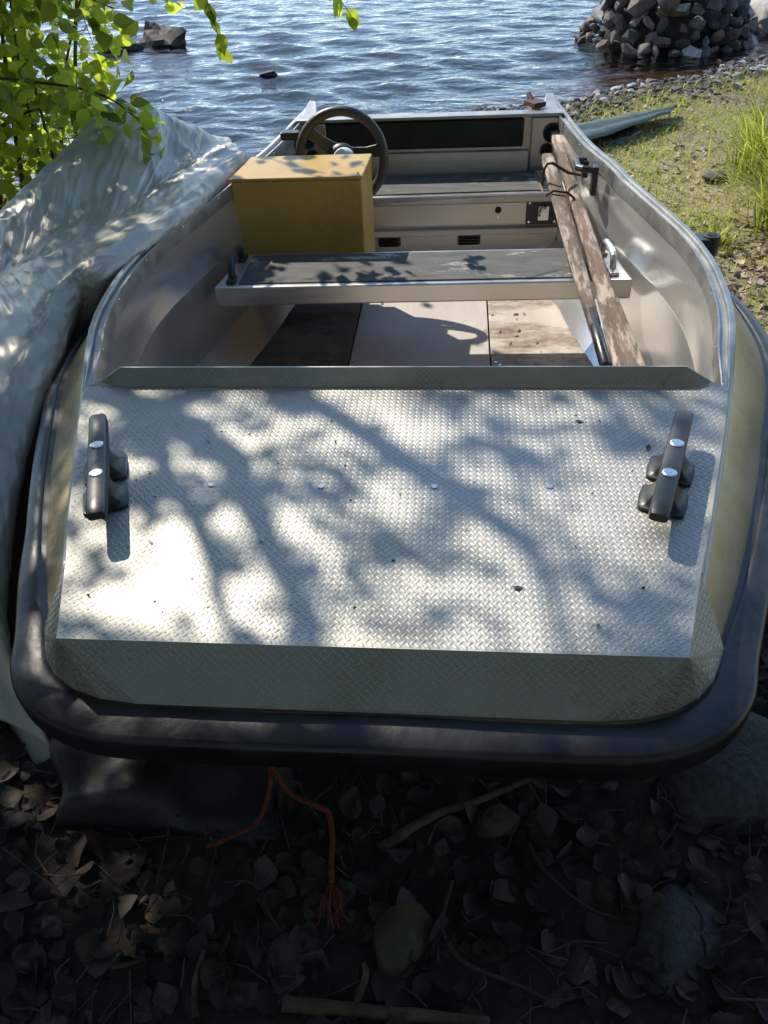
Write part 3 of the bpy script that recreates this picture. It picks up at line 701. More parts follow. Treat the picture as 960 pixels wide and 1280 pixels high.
# ------------------------------------------------------------------ tarpaulin beside the boat
TARP = [
    ((-0.921, 3.734, -0.059), (-0.8, 3.353, 0.02), (-0.71, 3.131, 0.06), (-0.675, 3.085, 0.037)) ,
    ((-1.029, 3.582, 0.043), (-0.915, 3.256, 0.0), (-0.781, 2.891, 0.062), (-0.721, 2.795, 0.037)) ,
    ((-1.122, 3.481, 0.127), (-1.006, 2.987, -0.02), (-0.817, 2.591, 0.062), (-0.743, 2.544, 0.037)) ,
    ((-1.203, 3.379, 0.153), (-1.055, 2.582, -0.03), (-0.872, 2.315, 0.06), (-0.803, 2.28, 0.037)) ,
    ((-1.342, 3.077, 0.073), (-1.151, 2.385, -0.04), (-0.947, 2.118, 0.05), (-0.866, 2.054, 0.03)) ,
    ((-1.422, 2.826, -0.003), (-1.263, 2.259, -0.05), (-0.997, 1.982, 0.03), (-0.937, 1.995, -0.01)) ,
    ((-1.473, 2.575, -0.065), (-1.333, 2.175, -0.06), (-1.008, 1.828, -0.01), (-0.931, 1.801, -0.07)) ,
    ((-1.556, 2.374, -0.09), (-1.407, 2.052, -0.08), (-1.02, 1.663, -0.05), (-0.911, 1.558, -0.12)) ,
    ((-1.564, 2.073, -0.17), (-1.396, 1.839, -0.15), (-0.997, 1.409, -0.12), (-0.889, 1.294, -0.22)) ,
    ((-1.368, 1.516, -0.2), (-1.306, 1.447, -0.25), (-0.955, 1.112, -0.25), (-0.836, 1.043, -0.35)) ,
    ((-1.485, 1.355, -0.45), (-1.315, 1.253, -0.46), (-0.928, 0.943, -0.48), (-0.712, 0.862, -0.5)) ,
]

def tarp_mat():
    mt = mat('silver_tarpaulin', (.40, .385, .33), (.50, .48, .41), .40, .28, 5, bump=.1, bscale=30, rvar=.07)
    nt = mt.node_tree; b = nt.nodes['Principled BSDF']
    t = nt.nodes.new('ShaderNodeBsdfTranslucent'); t.inputs[0].default_value = (.50, .50, .46, 1); mx = nt.nodes.new('ShaderNodeMixShader'); mx.inputs[0].default_value = .15
    nt.links.new(b.outputs[0], mx.inputs[1]); nt.links.new(t.outputs[0], mx.inputs[2]); nt.links.new(mx.outputs[0], nt.nodes['Material Output'].inputs[0]); return mt
cols = []
for k in range(4): cols.append(np.array(crom([r[k] for r in TARP], 22)))
D_, C_, B_, A_ = cols
nst = len(D_); E1 = D_ + np.array([-.16, .10, -.05]); E2 = D_ + np.array([-.42, .22, -.40]); E3 = D_ + np.array([-.55, .28, -.75])
for i in range(nst):
    for E_ in (E2, E3): E_[i][2] = max(E_[i][2], -.62)
MID = (D_ * .5 + C_ * .5); MID[:, 2] -= .035 * np.sin(np.linspace(0, math.pi, nst)) + .02
MB2 = (C_ * .5 + B_ * .5); MB2[:, 2] += .018
AB = (B_ * .45 + A_ * .55); AB[:, 2] += .018
A2 = A_ + np.array([-.02, .0, -.05]); A3 = A_ + np.array([-.09, 0, -.17]); A3[:, 2] = np.maximum(A3[:, 2], -.60)
rows = []
for i in range(nst):
    rows.append(crom([E3[i], E2[i], E1[i], D_[i], MID[i], C_[i], MB2[i], B_[i], AB[i], A_[i], A2[i], A3[i]], 9))
rows = np.array(rows)
du = np.gradient(rows, axis=0); dv = np.gradient(rows, axis=1); nn = np.cross(du, dv); nn /= np.linalg.norm(nn, axis=2)[..., None] + 1e-9
for i in range(rows.shape[0]):
    for j in range(rows.shape[1]):
        p = rows[i, j]; v = Vector(p); u_ = i / 22.; w_ = j / 9.
        cr = 0
        for qa, qb, qc, amp in ((1.5, .9, 3, .011), (.7, 1.6, 9, .009), (2.6, -.8, 14, .007)):
            cr += amp * max(0, 1 - abs(noise.noise(Vector((u_ * qa + w_ * qb, w_ * .55 - u_ * .35, qc)))) / .10) ** 2
        rw = 0.0 * max(0, 1 - abs(w_ - 3.6) / 1.8)
        fold = cr + rw * noise.noise(Vector((u_ * 19 + w_ * 2.2, w_ * .9, 11))) * .004 * (.4 + abs(noise.noise(Vector((u_ * 1.4, w_ * .7, 20)))) * 2) + noise.noise(Vector((u_ * 2.4 + .4 * w_, w_ * .35, 1.5))) * .012 + noise.noise(Vector((u_ * 11 - w_ * .9, w_ * .55, 7))) * .0015 + noise.noise(v * 15) * .0015 + noise.noise(v * 3) * .014 + abs(noise.noise(Vector((u_ * 1.1 + w_ * .8, w_ * .6 - u_ * .3, 3)))) * .016
        damp = .35 if 6.4 < w_ else 1
        rows[i, j] = p + nn[i, j] * fold * damp
tm = MB(); tm.loft([list(map(tuple, r)) for r in rows])
tarp = tm.build('tarpaulin', tarp_mat(), smooth=True); tarp.matrix_basis = ROOT
sb = tarp.modifiers.new('smooth', 'SUBSURF'); sb.levels = 1; sb.render_levels = 1
so_ = tarp.modifiers.new('thickness', 'SOLIDIFY'); so_.thickness = .003
tag(tarp, 'large creased silver grey tarpaulin draped in a peak along the left side of the boat', 'tarpaulin')

# chips of wood and leaf on the boat's floor
q = MB(); rc = random.Random(4)
for k in range(16):
    x, y = (rc.uniform(.28, .6), rc.uniform(2.46, 2.95)) if k < 12 else (rc.uniform(-.6, .6), rc.uniform(2.46, 3.2)); a = rc.uniform(0, 6.28); s_ = rc.uniform(.004, .017); u = Vector((math.cos(a), math.sin(a), 0)) * s_; v = Vector((-u.y, u.x, 0)) * rc.uniform(.3, .7); p = Vector((x, y, FLZ + .002))
    q.add([p - u, p - v, p + u + Vector((0, 0, .003)), p + v + Vector((0, 0, .002)), p + Vector((0, 0, .005))], [(0, 1, 4), (1, 2, 4), (2, 3, 4), (3, 0, 4)])
o = q.build('wood_chips', M['drygrass']); o.matrix_basis = ROOT; tag(o, 'pale chips of wood and leaf on the stained floor of the boat', kind='stuff')
# ------------------------------------------------------------------ oars
def oar(pts, prof_, label, extra=None):
    pts = [ROOT @ Vector(p) for p in pts]; a, b = pts; base = a.copy(); L_ = (b - a).length; d = (b - a).normalized(); w = d.cross(Vector((0, 0, 1))).normalized(); n_ = w.cross(d)
    e = empty('oar', base, label, 'oar', 'wooden oars lying across the bench')
    q = MB(); rows = []
    for t, hw, ht in prof_:
        c = d * (L_ * t); r = []
        for k in range(10):
            an = 6.28319 * k / 10; ca, sa = math.cos(an), math.sin(an)
            r.append(c + w * hw * math.copysign(abs(ca) ** .4, ca) + n_ * ht * math.copysign(abs(sa) ** .4, sa))
        rows.append(r)
    q.loft(rows, True); q.f += [tuple(range(9, -1, -1)), tuple(range((len(rows) - 1) * 10, len(rows) * 10))]
    return e, q, d, w, n_, L_
def oar_mat():
    mt, nt, b = new_mat('weathered_painted_wood'); N, L = nt.nodes.new, nt.links.new
    tc = N('ShaderNodeTexCoord')
    def nz(s, st, d=8, r=.7):
        mp = N('ShaderNodeMapping'); mp.inputs['Scale'].default_value = st; L(tc.outputs['Object'], mp.inputs[0])
        n = N('ShaderNodeTexNoise'); n.inputs['Scale'].default_value = s; n.inputs['Detail'].default_value = d; n.inputs['Roughness'].default_value = r; L(mp.outputs[0], n.inputs['Vector']); return n.outputs[0]
    def rp(src, p0, c0, p1, c1):
        r = N('ShaderNodeValToRGB'); r.color_ramp.elements[0].position = p0; r.color_ramp.elements[1].position = p1; r.color_ramp.elements[0].color = (*c0, 1); r.color_ramp.elements[1].color = (*c1, 1); L(src, r.inputs[0]); return r.outputs[0]
    wood = rp(nz(30, (1, .08, 1)), .3, (.05, .035, .025), .7, (.20, .14, .10))
    pale = rp(nz(20, (1, .3, 1)), .3, (.26, .205, .17), .7, (.46, .385, .33))
    msk = rp(nz(24, (1, .16, 1), 9, .75), .47, (0, 0, 0), .54, (1, 1, 1))
    m_ = N('ShaderNodeMixRGB'); L(msk, m_.inputs[0]); L(wood, m_.inputs[1]); L(pale, m_.inputs[2]); L(m_.outputs[0], b.inputs['Base Color']); b.inputs['Roughness'].default_value = .85
    bp = N('ShaderNodeBump'); bp.inputs['Strength'].default_value = .5; bp.inputs['Distance'].default_value = .004; L(msk, bp.inputs['Height']); L(bp.outputs[0], b.inputs['Normal']); return mt
OARM = oar_mat()
e, q, d, w, n_, L_ = oar([(.552, 3.737, -.042), (.641, 1.80, -.262)], [(0, .020, .015), (.15, .021, .016), (.35, .023, .016), (.55, .025, .016), (.68, .029, .015), (.8, .040, .012), (.95, .050, .009), (1, .050, .008)], 'weathered wooden oar with flaking pale blade nearest the right wall of the boat')
q.build('blade', OARM, e, smooth=True, fix=True)
e, q, d, w, n_, L_ = oar([(.499, 3.40, -.058), (.569, 2.00, -.243)], [(0, .020, .010), (.03, .026, .011), (.25, .028, .012), (.5, .027, .013), (.66, .023, .015), (.76, .019, .016), (.86, .017, .016)], 'weathered wooden oar with black grip and iron rowlock, left of the pair')
q.build('shaft', OARM, e, smooth=True, fix=True)
q = MB(); q.tube([d * (L_ * t) for t in (.80, .9, .995, 1.0)], [.0180, .0180, .0175, .012], 12); q.build('grip', M['rubber'], e, smooth=True)
o_ = d * (L_ * .17); q = MB()
q.tube([o_ - w * .11 + n_ * .01 - d * .03, o_ - w * .05 + n_ * .035, o_ + w * .015 + n_ * .075, o_ + w * .035 + n_ * .073, o_ + w * .045 + n_ * .05, o_ + w * .045 - n_ * .01], .0055, 8)
q.build('rowlock', M['iron'], e, smooth=True); q = MB()
q.tube([o_ + d * .17 - w * .05 - n_ * .04, o_ + d * .15 - w * .055 + n_ * .005, o_ + d * .135 - w * .03 + n_ * .022, o_ + d * .12 + w * .02 + n_ * .024, o_ + d * .11 + w * .045 + n_ * .0], .005, 8)
q.build('lashing', M['iron'], e, smooth=True)

# ------------------------------------------------------------------ overhanging birch: its branches and leaves shade the foredeck
LIT = [(-330, 722, 115, 0, 0, 40), (60, 724, 95, 0, 0, 36), (285, 722, 125, 0, 0, 38), (-569, 1362, 35, -14, 5, -29), (-477, 1369, 18, 14, 12, -23), (-468, 1239, 40, -20, 3, -39), (-425, 1169, 42, 1, 7, -22), (-316, 1171, 23, 0, 9, -36), (-273, 1201, 12, 11, 26, -51), (-235, 1279, 43, 31, 12, -30), (-109, 1319, 81, -28, 0, -40), (-36, 1245, 48, -28, -4, -29), (-7, 1434, 46, 0, 4, -62), (-132, 1001, 33, 23, 30, -70), (-30, 923, 44, 1, 7, -61), (19, 1062, 41, 1, 3, -46), (-265, 997, 53, -12, 5, -45), (-183, 877, 38, 22, 29, -61), (-341, 949, 65, 2, 24, -84), (-354, 832, 133, 4, 24, -77), (-531, 981, 29, 1, 23, -59), (-4, 785, 43, 2, 3, -31), (-196, 778, 72, 3, 9, -38), (35, 1335, 56, 0, 6, -101), (115, 1307, 37, -37, -20, -64), (194, 1364, 30, -32, -11, -32), (168, 1179, 51, -39, -11, -39), (298, 1380, 51, -26, -8, -39), (346, 1296, 59, -40, -12, -40), (404, 1219, 39, -18, -11, -38), (294, 1205, 33, -10, -4, -24), (418, 1395, 32, -39, -20, -45), (509, 1284, 31, -38, -9, -18), (671, 1411, 38, 23, -2, -35), (593, 1234, 13, 0, -7, -31), (547, 1117, 10, 0, -6, -27), (209, 1066, 36, -9, -4, -27), (36, 1062, 69, -36, -9, -54), (409, 1009, 41, -51, -24, -40), (437, 944, 29, -28, -16, -28), (205, 956, 58, -49, -22, -52), (232, 850, 51, -41, -24, -53), (110, 863, 60, -13, -5, -45), (318, 821, 33, 9, 2, -71), (239, 772, 34, 1, -2, -29), (19, 771, 32, 1, 3, -36), (147, 754, 34, 1, 0, -16), (507, 1456, 44, 0, -4, -28)]  # sun patches on the deck; crown leaves are left out along these rays
def lit(x, y):
    for cx_, cy_, ax, ay, bx, by in LIT:
        det = ax * by - ay * bx; dx = x * 1000 - cx_; dy = y * 1000 - cy_
        u_ = (dx * by - dy * bx) / det; v_ = (dy * ax - dx * ay) / det
        if u_ * u_ + v_ * v_ < .86: return True
    return False
LITG = [(-.90, .66, .075, .17), (-.78, .42, .08, .09)]      # sun flecks on the ground beside the bow
SL = ROOT.inverted().to_3x3() @ SUN      # sun direction in boat axes
_lit0 = lit
def lit(x, y):
    k = .62 / SL.z; gx_, gy_ = x - SL.x * k, y - SL.y * k
    return (_lit0(x, y) and (abs(x) < G(y) - .025 or y < .76)) or any(((gx_ - a - .12) / c) ** 2 + ((gy_ - b) / d) ** 2 < 1 for a, b, c, d in LITG)
def up_sun(x, y, s): return ROOT @ (Vector((x, y, 0)) + SL * s)
tree = empty('birch_tree', (-4.3, 4.1, gz(-4.3, 4.1)), 'birch leaning over the boat, wholly out of view, crown gaps placed to dapple the foredeck', 'tree')
TB = Vector(tree.location)
q = MB(); q.tube([Vector((0, 0, -.1)), Vector((.02, .05, 1.2)), Vector((.1, .1, 2.6)), Vector((.2, .25, 4.2)), Vector((.35, .45, 6.2)), Vector((.4, .5, 7.5))], [.15, .13, .115, .10, .07, .03], 12)
q.build('trunk', M['bark'], tree, smooth=True)
def limb(pts, r0, r1, n=8):
    c = crom([tuple(Vector(p) - TB) for p in pts], 6); k = len(c); q = MB()
    q.tube(c, [r0 + (r1 - r0) * i / (k - 1) for i in range(k)], n); return q.build('limb', M['bark'], tree, smooth=True)
T1 = TB + Vector((.2, .25, 4.2)); T2 = TB + Vector((.28, .35, 5.2))
# three limbs whose shadows cross the deck
br1 = [(-.35, 1.25), (-.277, 1.145), (-.214, 1.028), (-.165, .926), (-.109, .835), (-.071, .753), (-.02, .62)]
br2 = [(-.381, 1.094), (-.318, 1.004), (-.267, .903), (-.225, .796), (-.2, .748), (-.18, .6)]
br3 = [(.10, 1.16), (.139, 1.104), (.224, 1.028), (.274, .958), (.293, .866), (.296, .767), (.29, .6)]
limb([T1] + [up_sun(-.8, 1.5, 5.0)] + [up_sun(x, y, 4.6) for x, y in br1], .05, .014)
limb([T1 + Vector((0, 0, .3)), up_sun(-.7, 1.45, 4.3)] + [up_sun(x, y, 4.0) for x, y in br2], .03, .006)
limb([T2, up_sun(-.4, 1.5, 5.6)] + [up_sun(x, y, 5.0) for x, y in br3], .04, .008)
rb_ = random.Random(11)
for k in range(9):
    x, y, s_ = rb_.uniform(-2.2, 1.0), rb_.uniform(-1.2, 1.0), rb_.uniform(5.4, 7.6)
    if lit(x, y): continue
    p = up_sun(x, y, s_); a = T1 + Vector((0, 0, rb_.uniform(-.8, 1.6))); limb([a, (a + p) / 2 + Vector((0, 0, .3)), p], .035, .008, 6)
pts = []
rb_ = random.Random(5)
while len(pts) < 30000:
    x, y, s_ = rb_.uniform(-2.6, 1.5), rb_.uniform(-1.6, 1.66), rb_.uniform(4.0, 5.8)
    if lit(x, y): continue
    if y > 1.58 and x > -.7: continue
    if abs(x) < G(y) + .1 and noise.noise(Vector((x * 2.2, y * 2.2, s_ * .5))) > .28: continue
    pts.append(up_sun(x, y, s_) - TB)
for k in range(17000):      # leaves added to shade the tarpaulin and left gunwale, with gaps
    x, y, s_ = rb_.uniform(-2.6, -.70), rb_.uniform(1.6, 3.6), rb_.uniform(3.6, 6)
    if noise.noise(Vector((x * 6, y * 6, 2))) > (.34 if y > 2.1 else .46) or lit(x, y) or (y > 2.75 and x > -.92): continue
    pts.append(up_sun(x, y, s_) - TB)
link('crown', leaf_cloud('crown', pts, .056, M['canopy'], droop=.4), tree)['kind'] = 'stuff'
# twigs that hang into the picture
LEAFM = []
for k in range(5):
    v = LEAF_V.copy(); rg = np.random.default_rng(k); v[:, 2] += np.repeat(rg.normal(0, .03, 8), 3); v[:, 0] *= rg.uniform(.95, 1.25)
    LEAFM.append(np_mesh('leaf', v, LEAF_T, M['leaf'], True))
def place_leaf(parent, p, axis_, size, name='leaf', roll=None):
    y = Vector(axis_).normalized(); x = Vector((random.gauss(0, 1), random.gauss(0, 1), random.gauss(0, .4))); x = (x - y * x.dot(y)).normalized(); z = x.cross(y)
    mt = Matrix((x, y, z)).transposed().to_4x4(); mt = Matrix.Translation(p) @ mt @ Matrix.Scale(size, 4)
    return link(name, random.choice(LEAFM), parent, mt)
def hang(pts, leaves, size, parent, org, r=.0022):
    c = [Vector(p) - org for p in crom(pts, 5)]; q = MB(); q.tube(c, [r * (1.2 - .8 * i / len(c)) for i in range(len(c))], 5); q.build('twig', M['twig'], parent)
    for t in leaves:
        i = min(len(c) - 2, int(t * (len(c) - 1))); p = c[i]; a = (c[i + 1] - c[i]).normalized()
        side = Vector((random.uniform(-1, 1), random.uniform(-.6, .6), random.uniform(-.9, .1)))
        place_leaf(parent, p, a * .4 + side * .8 + Vector((0, 0, -.35)), size * random.uniform(.8, 1.2))

# ------------------------------------------------------------------ shrub on the left bank
shrub = empty('leafy_shrub', (-2.25, 3.95, gz(-2.25, 3.95)), 'bushy green shrub with sunlit leaves growing on the left bank behind the tarpaulin', 'shrub')
SB = Vector(shrub.location); rs = random.Random(21); random.seed(21); stems = []
for k in range(15):
    a = rs.uniform(-.9, 1.5); h = rs.uniform(1.3, 2.3); sp = rs.uniform(.1, .75); o_ = Vector((rs.uniform(-.45, .30), rs.uniform(-.35, .35), 0))
    tip = o_ + Vector((sp * math.cos(a), sp * math.sin(a) * .6 - .05, h)); mid = o_ * .9 + (tip - o_) * .45 + Vector((rs.uniform(-.08, .08), rs.uniform(-.08, .08), .12))
    c = crom([tuple(o_ + Vector((0, 0, -.05))), tuple(mid), tuple(tip)], 6); r0 = rs.uniform(.008, .019)
    q = MB(); q.tube(c, [r0 * (1 - .8 * i / (len(c) - 1)) for i in range(len(c))], 7); q.build('stem', M['bark'], shrub, smooth=True); stems.append([Vector(p) for p in c])
# the boughs that reach over the water, seen against it
def W_(x, y, z): return Vector((x, y, z)) - SB
BOUGH = [[(-2.15, 3.7, -.1), (-1.95, 3.45, .16), (-1.6, 3.3, .185), (-1.32, 3.25, .14), (-1.15, 3.2, .03)],
         [(-2.2, 3.8, .2), (-1.9, 3.6, .42), (-1.5, 3.45, .47), (-1.25, 3.4, .40)],
         [(-2.2, 3.7, -.2), (-1.9, 3.6, -.02), (-1.6, 3.6, .03), (-1.42, 3.6, -.03)],
         [(-2.2, 3.7, .4), (-1.8, 3.4, .62), (-1.3, 3.25, .72), (-.9, 3.2, .70), (-.5, 3.2, .66), (-.2, 3.25, .58)]]
fol = []; big = []
for bi, bpts in enumerate(BOUGH):
    c = [Vector(p) - SB for p in crom(bpts, 7)]; q = MB(); q.tube(c, [.009 * (1 - .75 * i / (len(c) - 1)) for i in range(len(c))], 6); q.build('bough', M['twig'], shrub, smooth=True)
    if bi < 3:
        for i in range(4, len(c)):
            for k in range(5 if bi == 0 else 5):
                big.append((c[i] + Vector((rs.gauss(0, .05), rs.gauss(0, .05), rs.gauss(-.02, .05))), rs.uniform(.055, .085)))
for c in stems:
    for i in range(2, len(c)):
        for k in range(4):
            p = c[i] + Vector((rs.gauss(0, .13), rs.gauss(0, .13), rs.gauss(0, .09))); t = c[i] * .6 + p * .4
            if k == 0:
                q = MB(); q.tube([c[i], t + Vector((0, 0, .02)), p], [.003, .0022, .0012], 5); q.build('twig', M['twig'], shrub)
            big.append((p, rs.uniform(.055, .09)))
        for k in range(13): fol.append(c[i] + Vector((rs.gauss(0, .16), rs.gauss(0, .16), rs.gauss(0, .12))))
random.shuffle(big)
for p, s_ in big[:285]: place_leaf(shrub, p, (random.gauss(0, .6), random.gauss(-.2, .6), random.gauss(-.45, .45)), s_)
fol += [p for p, s_ in big[285:]]
link('foliage', leaf_cloud('foliage', fol, .072, M['leaf'], LEAF_V, LEAF_T, droop=.3), shrub)['kind'] = 'stuff'
# drooping twigs from the arching bough
hang([(-.77, 3.02, .72), (-.79, 3.0, .54), (-.77, 2.99, .42), (-.75, 2.98, .31)], [.5, .55, .62, .7, .8, .9, .97], .06, shrub, SB)
for k in range(26): place_leaf(shrub, Vector((-.85 + random.gauss(0, .12), 3.26 + random.gauss(0, .035), .68 + random.gauss(0, .03))) - SB, (random.gauss(0, .6), random.gauss(0, .6), random.gauss(-.4, .4)), .06)  # leaves above the view, placed to speckle the bench with shade
hang([(-.95, 3.05, .70), (-.96, 3.03, .55), (-.93, 3.02, .48)], [.6, .8, .95], .05, shrub, SB)
hang([(-.45, 3.2, .66), (-.42, 3.2, .52), (-.36, 3.2, .42), (-.32, 3.2, .36)], [.4, .5, .6, .7, .8, .9, .98], .058, shrub, SB)

# ------------------------------------------------------------------ forest at the photographer's back
pts = []; fb_ = MB(); rf = random.Random(9)
for k in range(26):
    x = rf.uniform(-9, 10); y = rf.uniform(-12, -5.6); h = rf.uniform(6, 11); z0 = gz(x, y)
    fb_.tube([(x, y, z0 - .1), (x + rf.uniform(-.2, .2), y, z0 + h * .5), (x, y, z0 + h)], [.14, .09, .02], 7)
    for j in range(900):
        t = rf.random(); hh = h * (.12 + .9 * t); r = (1.7 - 1.1 * t) * math.sqrt(rf.random()); a = rf.uniform(0, 6.283); pts.append((x + r * math.cos(a), y + r * math.sin(a), z0 + hh))
for k in range(5000):     # unseen leaves added overhead to keep skylight off the foreground
    pts.append((rf.uniform(-4.5, 6), rf.uniform(-1.1, .9), rf.uniform(2.4, 4.2)))
for k in range(5000):  # unseen leaf block added on the right to hold back skylight
    pts.append((rf.uniform(4.2, 9), rf.uniform(-4, -.4), rf.uniform(.2, 5)))
for k in range(5000):  # unseen leaf block added on the left to hold back skylight
    pts.append((rf.uniform(-7, -3.0), rf.uniform(-3, 2.6), rf.uniform(.0, 5)))
forest = link('forest', leaf_cloud('forest', pts, .26, M['forest']))
tag(forest, 'dark leafy wood facing the bow, out of view, with leaves added to block skylight', kind='stuff')
wt_ = fb_.build('forest_trunks', M['bark'], forest, smooth=True); wt_['kind'] = 'stuff'
# far shore across the lake
fs = MB(); rows = []
for k in range(61):
    a = R(-75 + 150 * k / 60); h = 14 + 9 * noise.noise(Vector((k * .35, 0, 2))) + 4 * noise.noise(Vector((k * 1.7, 0, 5)))
    c = Vector((math.sin(a), math.cos(a), 0)); rows.append([c * 700 + Vector((0, 0, WATER - 1)), c * 710 + Vector((0, 0, WATER + h)), c * 780 + Vector((0, 0, WATER + h * .9)), c * 800 + Vector((0, 0, WATER - 1))])
fs.loft(rows); o = fs.build('far_shore', M['forest'], fix=True); tag(o, kind='structure')

# ------------------------------------------------------------------ stones
def put(name, me, x, y, z, rot=None, parent=None):
    o = link(name, me, parent); o.location = (x, y, z); o.rotation_euler = rot or (random.uniform(-.5, .5), random.uniform(-.5, .5), random.uniform(0, 6.28)); return o
random.seed(31)
mound = empty('stone_mound', (2.08, 8.5, WATER), 'big heap of loose dark stones rising from the water at upper right', 'stone heap')
SM = [rock_mesh('stone', M[mm], (.5, .36, .22), 100 + i, 14, i % 2, .05, .22) for i, mm in enumerate(['stone', 'stone', 'stone_pale', 'stone', 'stone_pink', 'stone_dark', 'stone', 'stone_pink'])]
q = rock_mesh('core', M['stone_dark'], (.66, .64, .52), 77, 30, 1, .1); co_ = link('core', q, mound); co_.location = (0, 0, -.02)
n = 0
for ring, (rad, zz, cnt, sz) in enumerate([(.78, .02, 40, .20), (.70, .10, 34, .20), (.62, .20, 30, .22), (.54, .31, 26, .24), (.45, .41, 22, .26), (.33, .50, 15, .26), (.2, .57, 8, .26), (.05, .6, 3, .26)]):
    for k in range(cnt):
        a = 6.2832 * (k + random.uniform(-.3, .3)) / cnt; r = rad + random.uniform(-.05, .05)
        o = put('stone', random.choice(SM), r * math.cos(a), r * .95 * math.sin(a), zz + random.uniform(-.03, .03), (random.uniform(.2, 1.3) * math.sin(a), -random.uniform(.2, 1.2) * math.cos(a), random.uniform(0, 6.28)), mound)
        s_ = sz * random.uniform(.65, 1.25); o.scale = (s_, s_, s_ * random.uniform(.8, 1.2))
for k, (x, y, z, s_) in enumerate([(-.35, -.42, .36, .46), (-.15, -.5, .40, .42), (.12, -.40, .45, .52), (-.5, -.2, .38, .4)]):
    o = put('stone', SM[4 if k != 1 else 7], x, y, z, (1.0, .2 * k - .3, .4 * k), mound); o.scale = (s_ * .8, s_, s_)
def lone(name, label, cat, mm, dims, x, y, z, seed, sub=2, rough=.14, rot=(0, 0, 0), n=16, group=None):
    o = link(name, rock_mesh(name, M[mm], dims, seed, n, sub, rough, 0 if name == 'rock' else .35)); o.location = (x, y, z); o.rotation_euler = rot; return tag(o, label, cat, group)
lone('boulder', 'pale flat boulder beside the stone heap at the right edge of the photo', 'boulder', 'stone_pale', (.38, .42, .34), 3.12, 8.75, WATER + .05, 41)
lone('rock', 'dark wet rock standing out of the lake beyond the shrub', 'rock', 'stone_dark', (.36, .24, .19), -2.93, 9.10, WATER + .04, 48, 2, .22, n=10)
lone('rock', 'low dark rock awash just left of the larger lake rock', 'rock', 'stone_dark', (.30, .12, .10), -3.36, 8.95, WATER + .02, 44, 1, .16)
lone('rock', 'small dark rock alone in open water above the steering wheel', 'rock', 'stone_dark', (.10, .07, .07), -1.545, 7.55, WATER + .03, 47, 1, .25, n=10)

# pebbles along the waterline
random.seed(51)
PEB = [rock_mesh('pebble', M[mm], (.5, .4, .26), 200 + i, 12) for i, mm in enumerate(['stone', 'stone_pale', 'stone', 'stone_pink', 'stone_dark', 'stone_pale'])]
near = []; allp = []
for k in range(4200):
    x = random.uniform(-.3, 4.2); off = random.gauss(-.10, .17); y = shore(x) + off
    s_ = random.uniform(.025, .075) * (1.5 if random.random() < .1 else 1)
    allp.append((s_, x, y))
allp.sort(key=lambda t: -t[0])
for s_, x, y in allp[:240]:
    o = put('pebble', random.choice(PEB), x, y, gz(x, y) + s_ * .10, parent=ground); o.scale = (s_ * 1.25,) * 3
pb = MB(); proto = [([Vector(v.co) for v in me.vertices], [tuple(p.vertices) for p in me.polygons]) for me in PEB[:3]]
for s_, x, y in allp[240:]:
    vs, fs_ = random.choice(proto); rt = Euler((random.uniform(-.6, .6), random.uniform(-.6, .6), random.uniform(0, 6.28))).to_matrix(); c = Vector((x, y, gz(x, y) + s_ * .1))
    pb.add([c + rt @ v * s_ for v in vs], fs_)
o = pb.build('shingle', M['stone']); tag(o, 'grey shingle along the waterline', kind='stuff')

# flat stones on the right bank
lone('flat_stone', 'flat grey stone on the bank beside the right side of the bow', 'stone', 'stone', (.15, .11, .05), 1.62, 2.92, gz(1.62, 2.92) + .02, 61, 2, .1)
lone('flat_stone', 'small dark stone in the dry grass left of the long tufts', 'stone', 'stone', (.09, .06, .035), 1.52, 4.62, gz(1.52, 4.62) + .02, 62, 1, .1)
lone('flat_stone', 'pale pinkish stone lying in litter just outside the right fender', 'stone', 'stone_pale', (.05, .045, .015), 1.28, 2.42, gz(1.28, 2.42) + .015, 63, 1, .08)

# ------------------------------------------------------------------ green tarpaulin on the shore behind the boat
gt = MB(); rows = []
for i in range(29):
    u_ = i / 28; r = []
    for j in range(17):
        v_ = j / 16
        a = Vector((.72, 4.95, -.68)).lerp(Vector((1.50, 5.72, -.70)), u_); b = Vector((.70, 5.60, -.74)).lerp(Vector((1.62, 5.98, -.73)), u_)
        p = a.lerp(b, v_); p.z += .075 * math.sin(math.pi * (.12 + .88 * v_)) * (1 - .5 * u_) + .020 * abs(math.sin(v_ * 10.5 + .6 * math.sin(u_ * 2))) * (1 - .4 * u_) + .012 * noise.noise(p * 6)
        r.append(p)
    rows.append(r)
gt.loft(rows); o = gt.build('green_tarpaulin', M['green_tarp'], smooth=True); o.modifiers.new('thickness', 'SOLIDIFY').thickness = .004
tag(o, 'dark green pleated tarpaulin lying on the pebbles behind the boat', 'tarpaulin')
lone('tarp_shade', 'black lump added as the shade under the edge of the green tarpaulin', 'shade lump', 'rubber', (.30, .07, .04), 1.14, 5.45, -.735, 71, 2, .14, rot=(0, 0, .84))  # dark solid put where only shade lies below the tarpaulin's edge

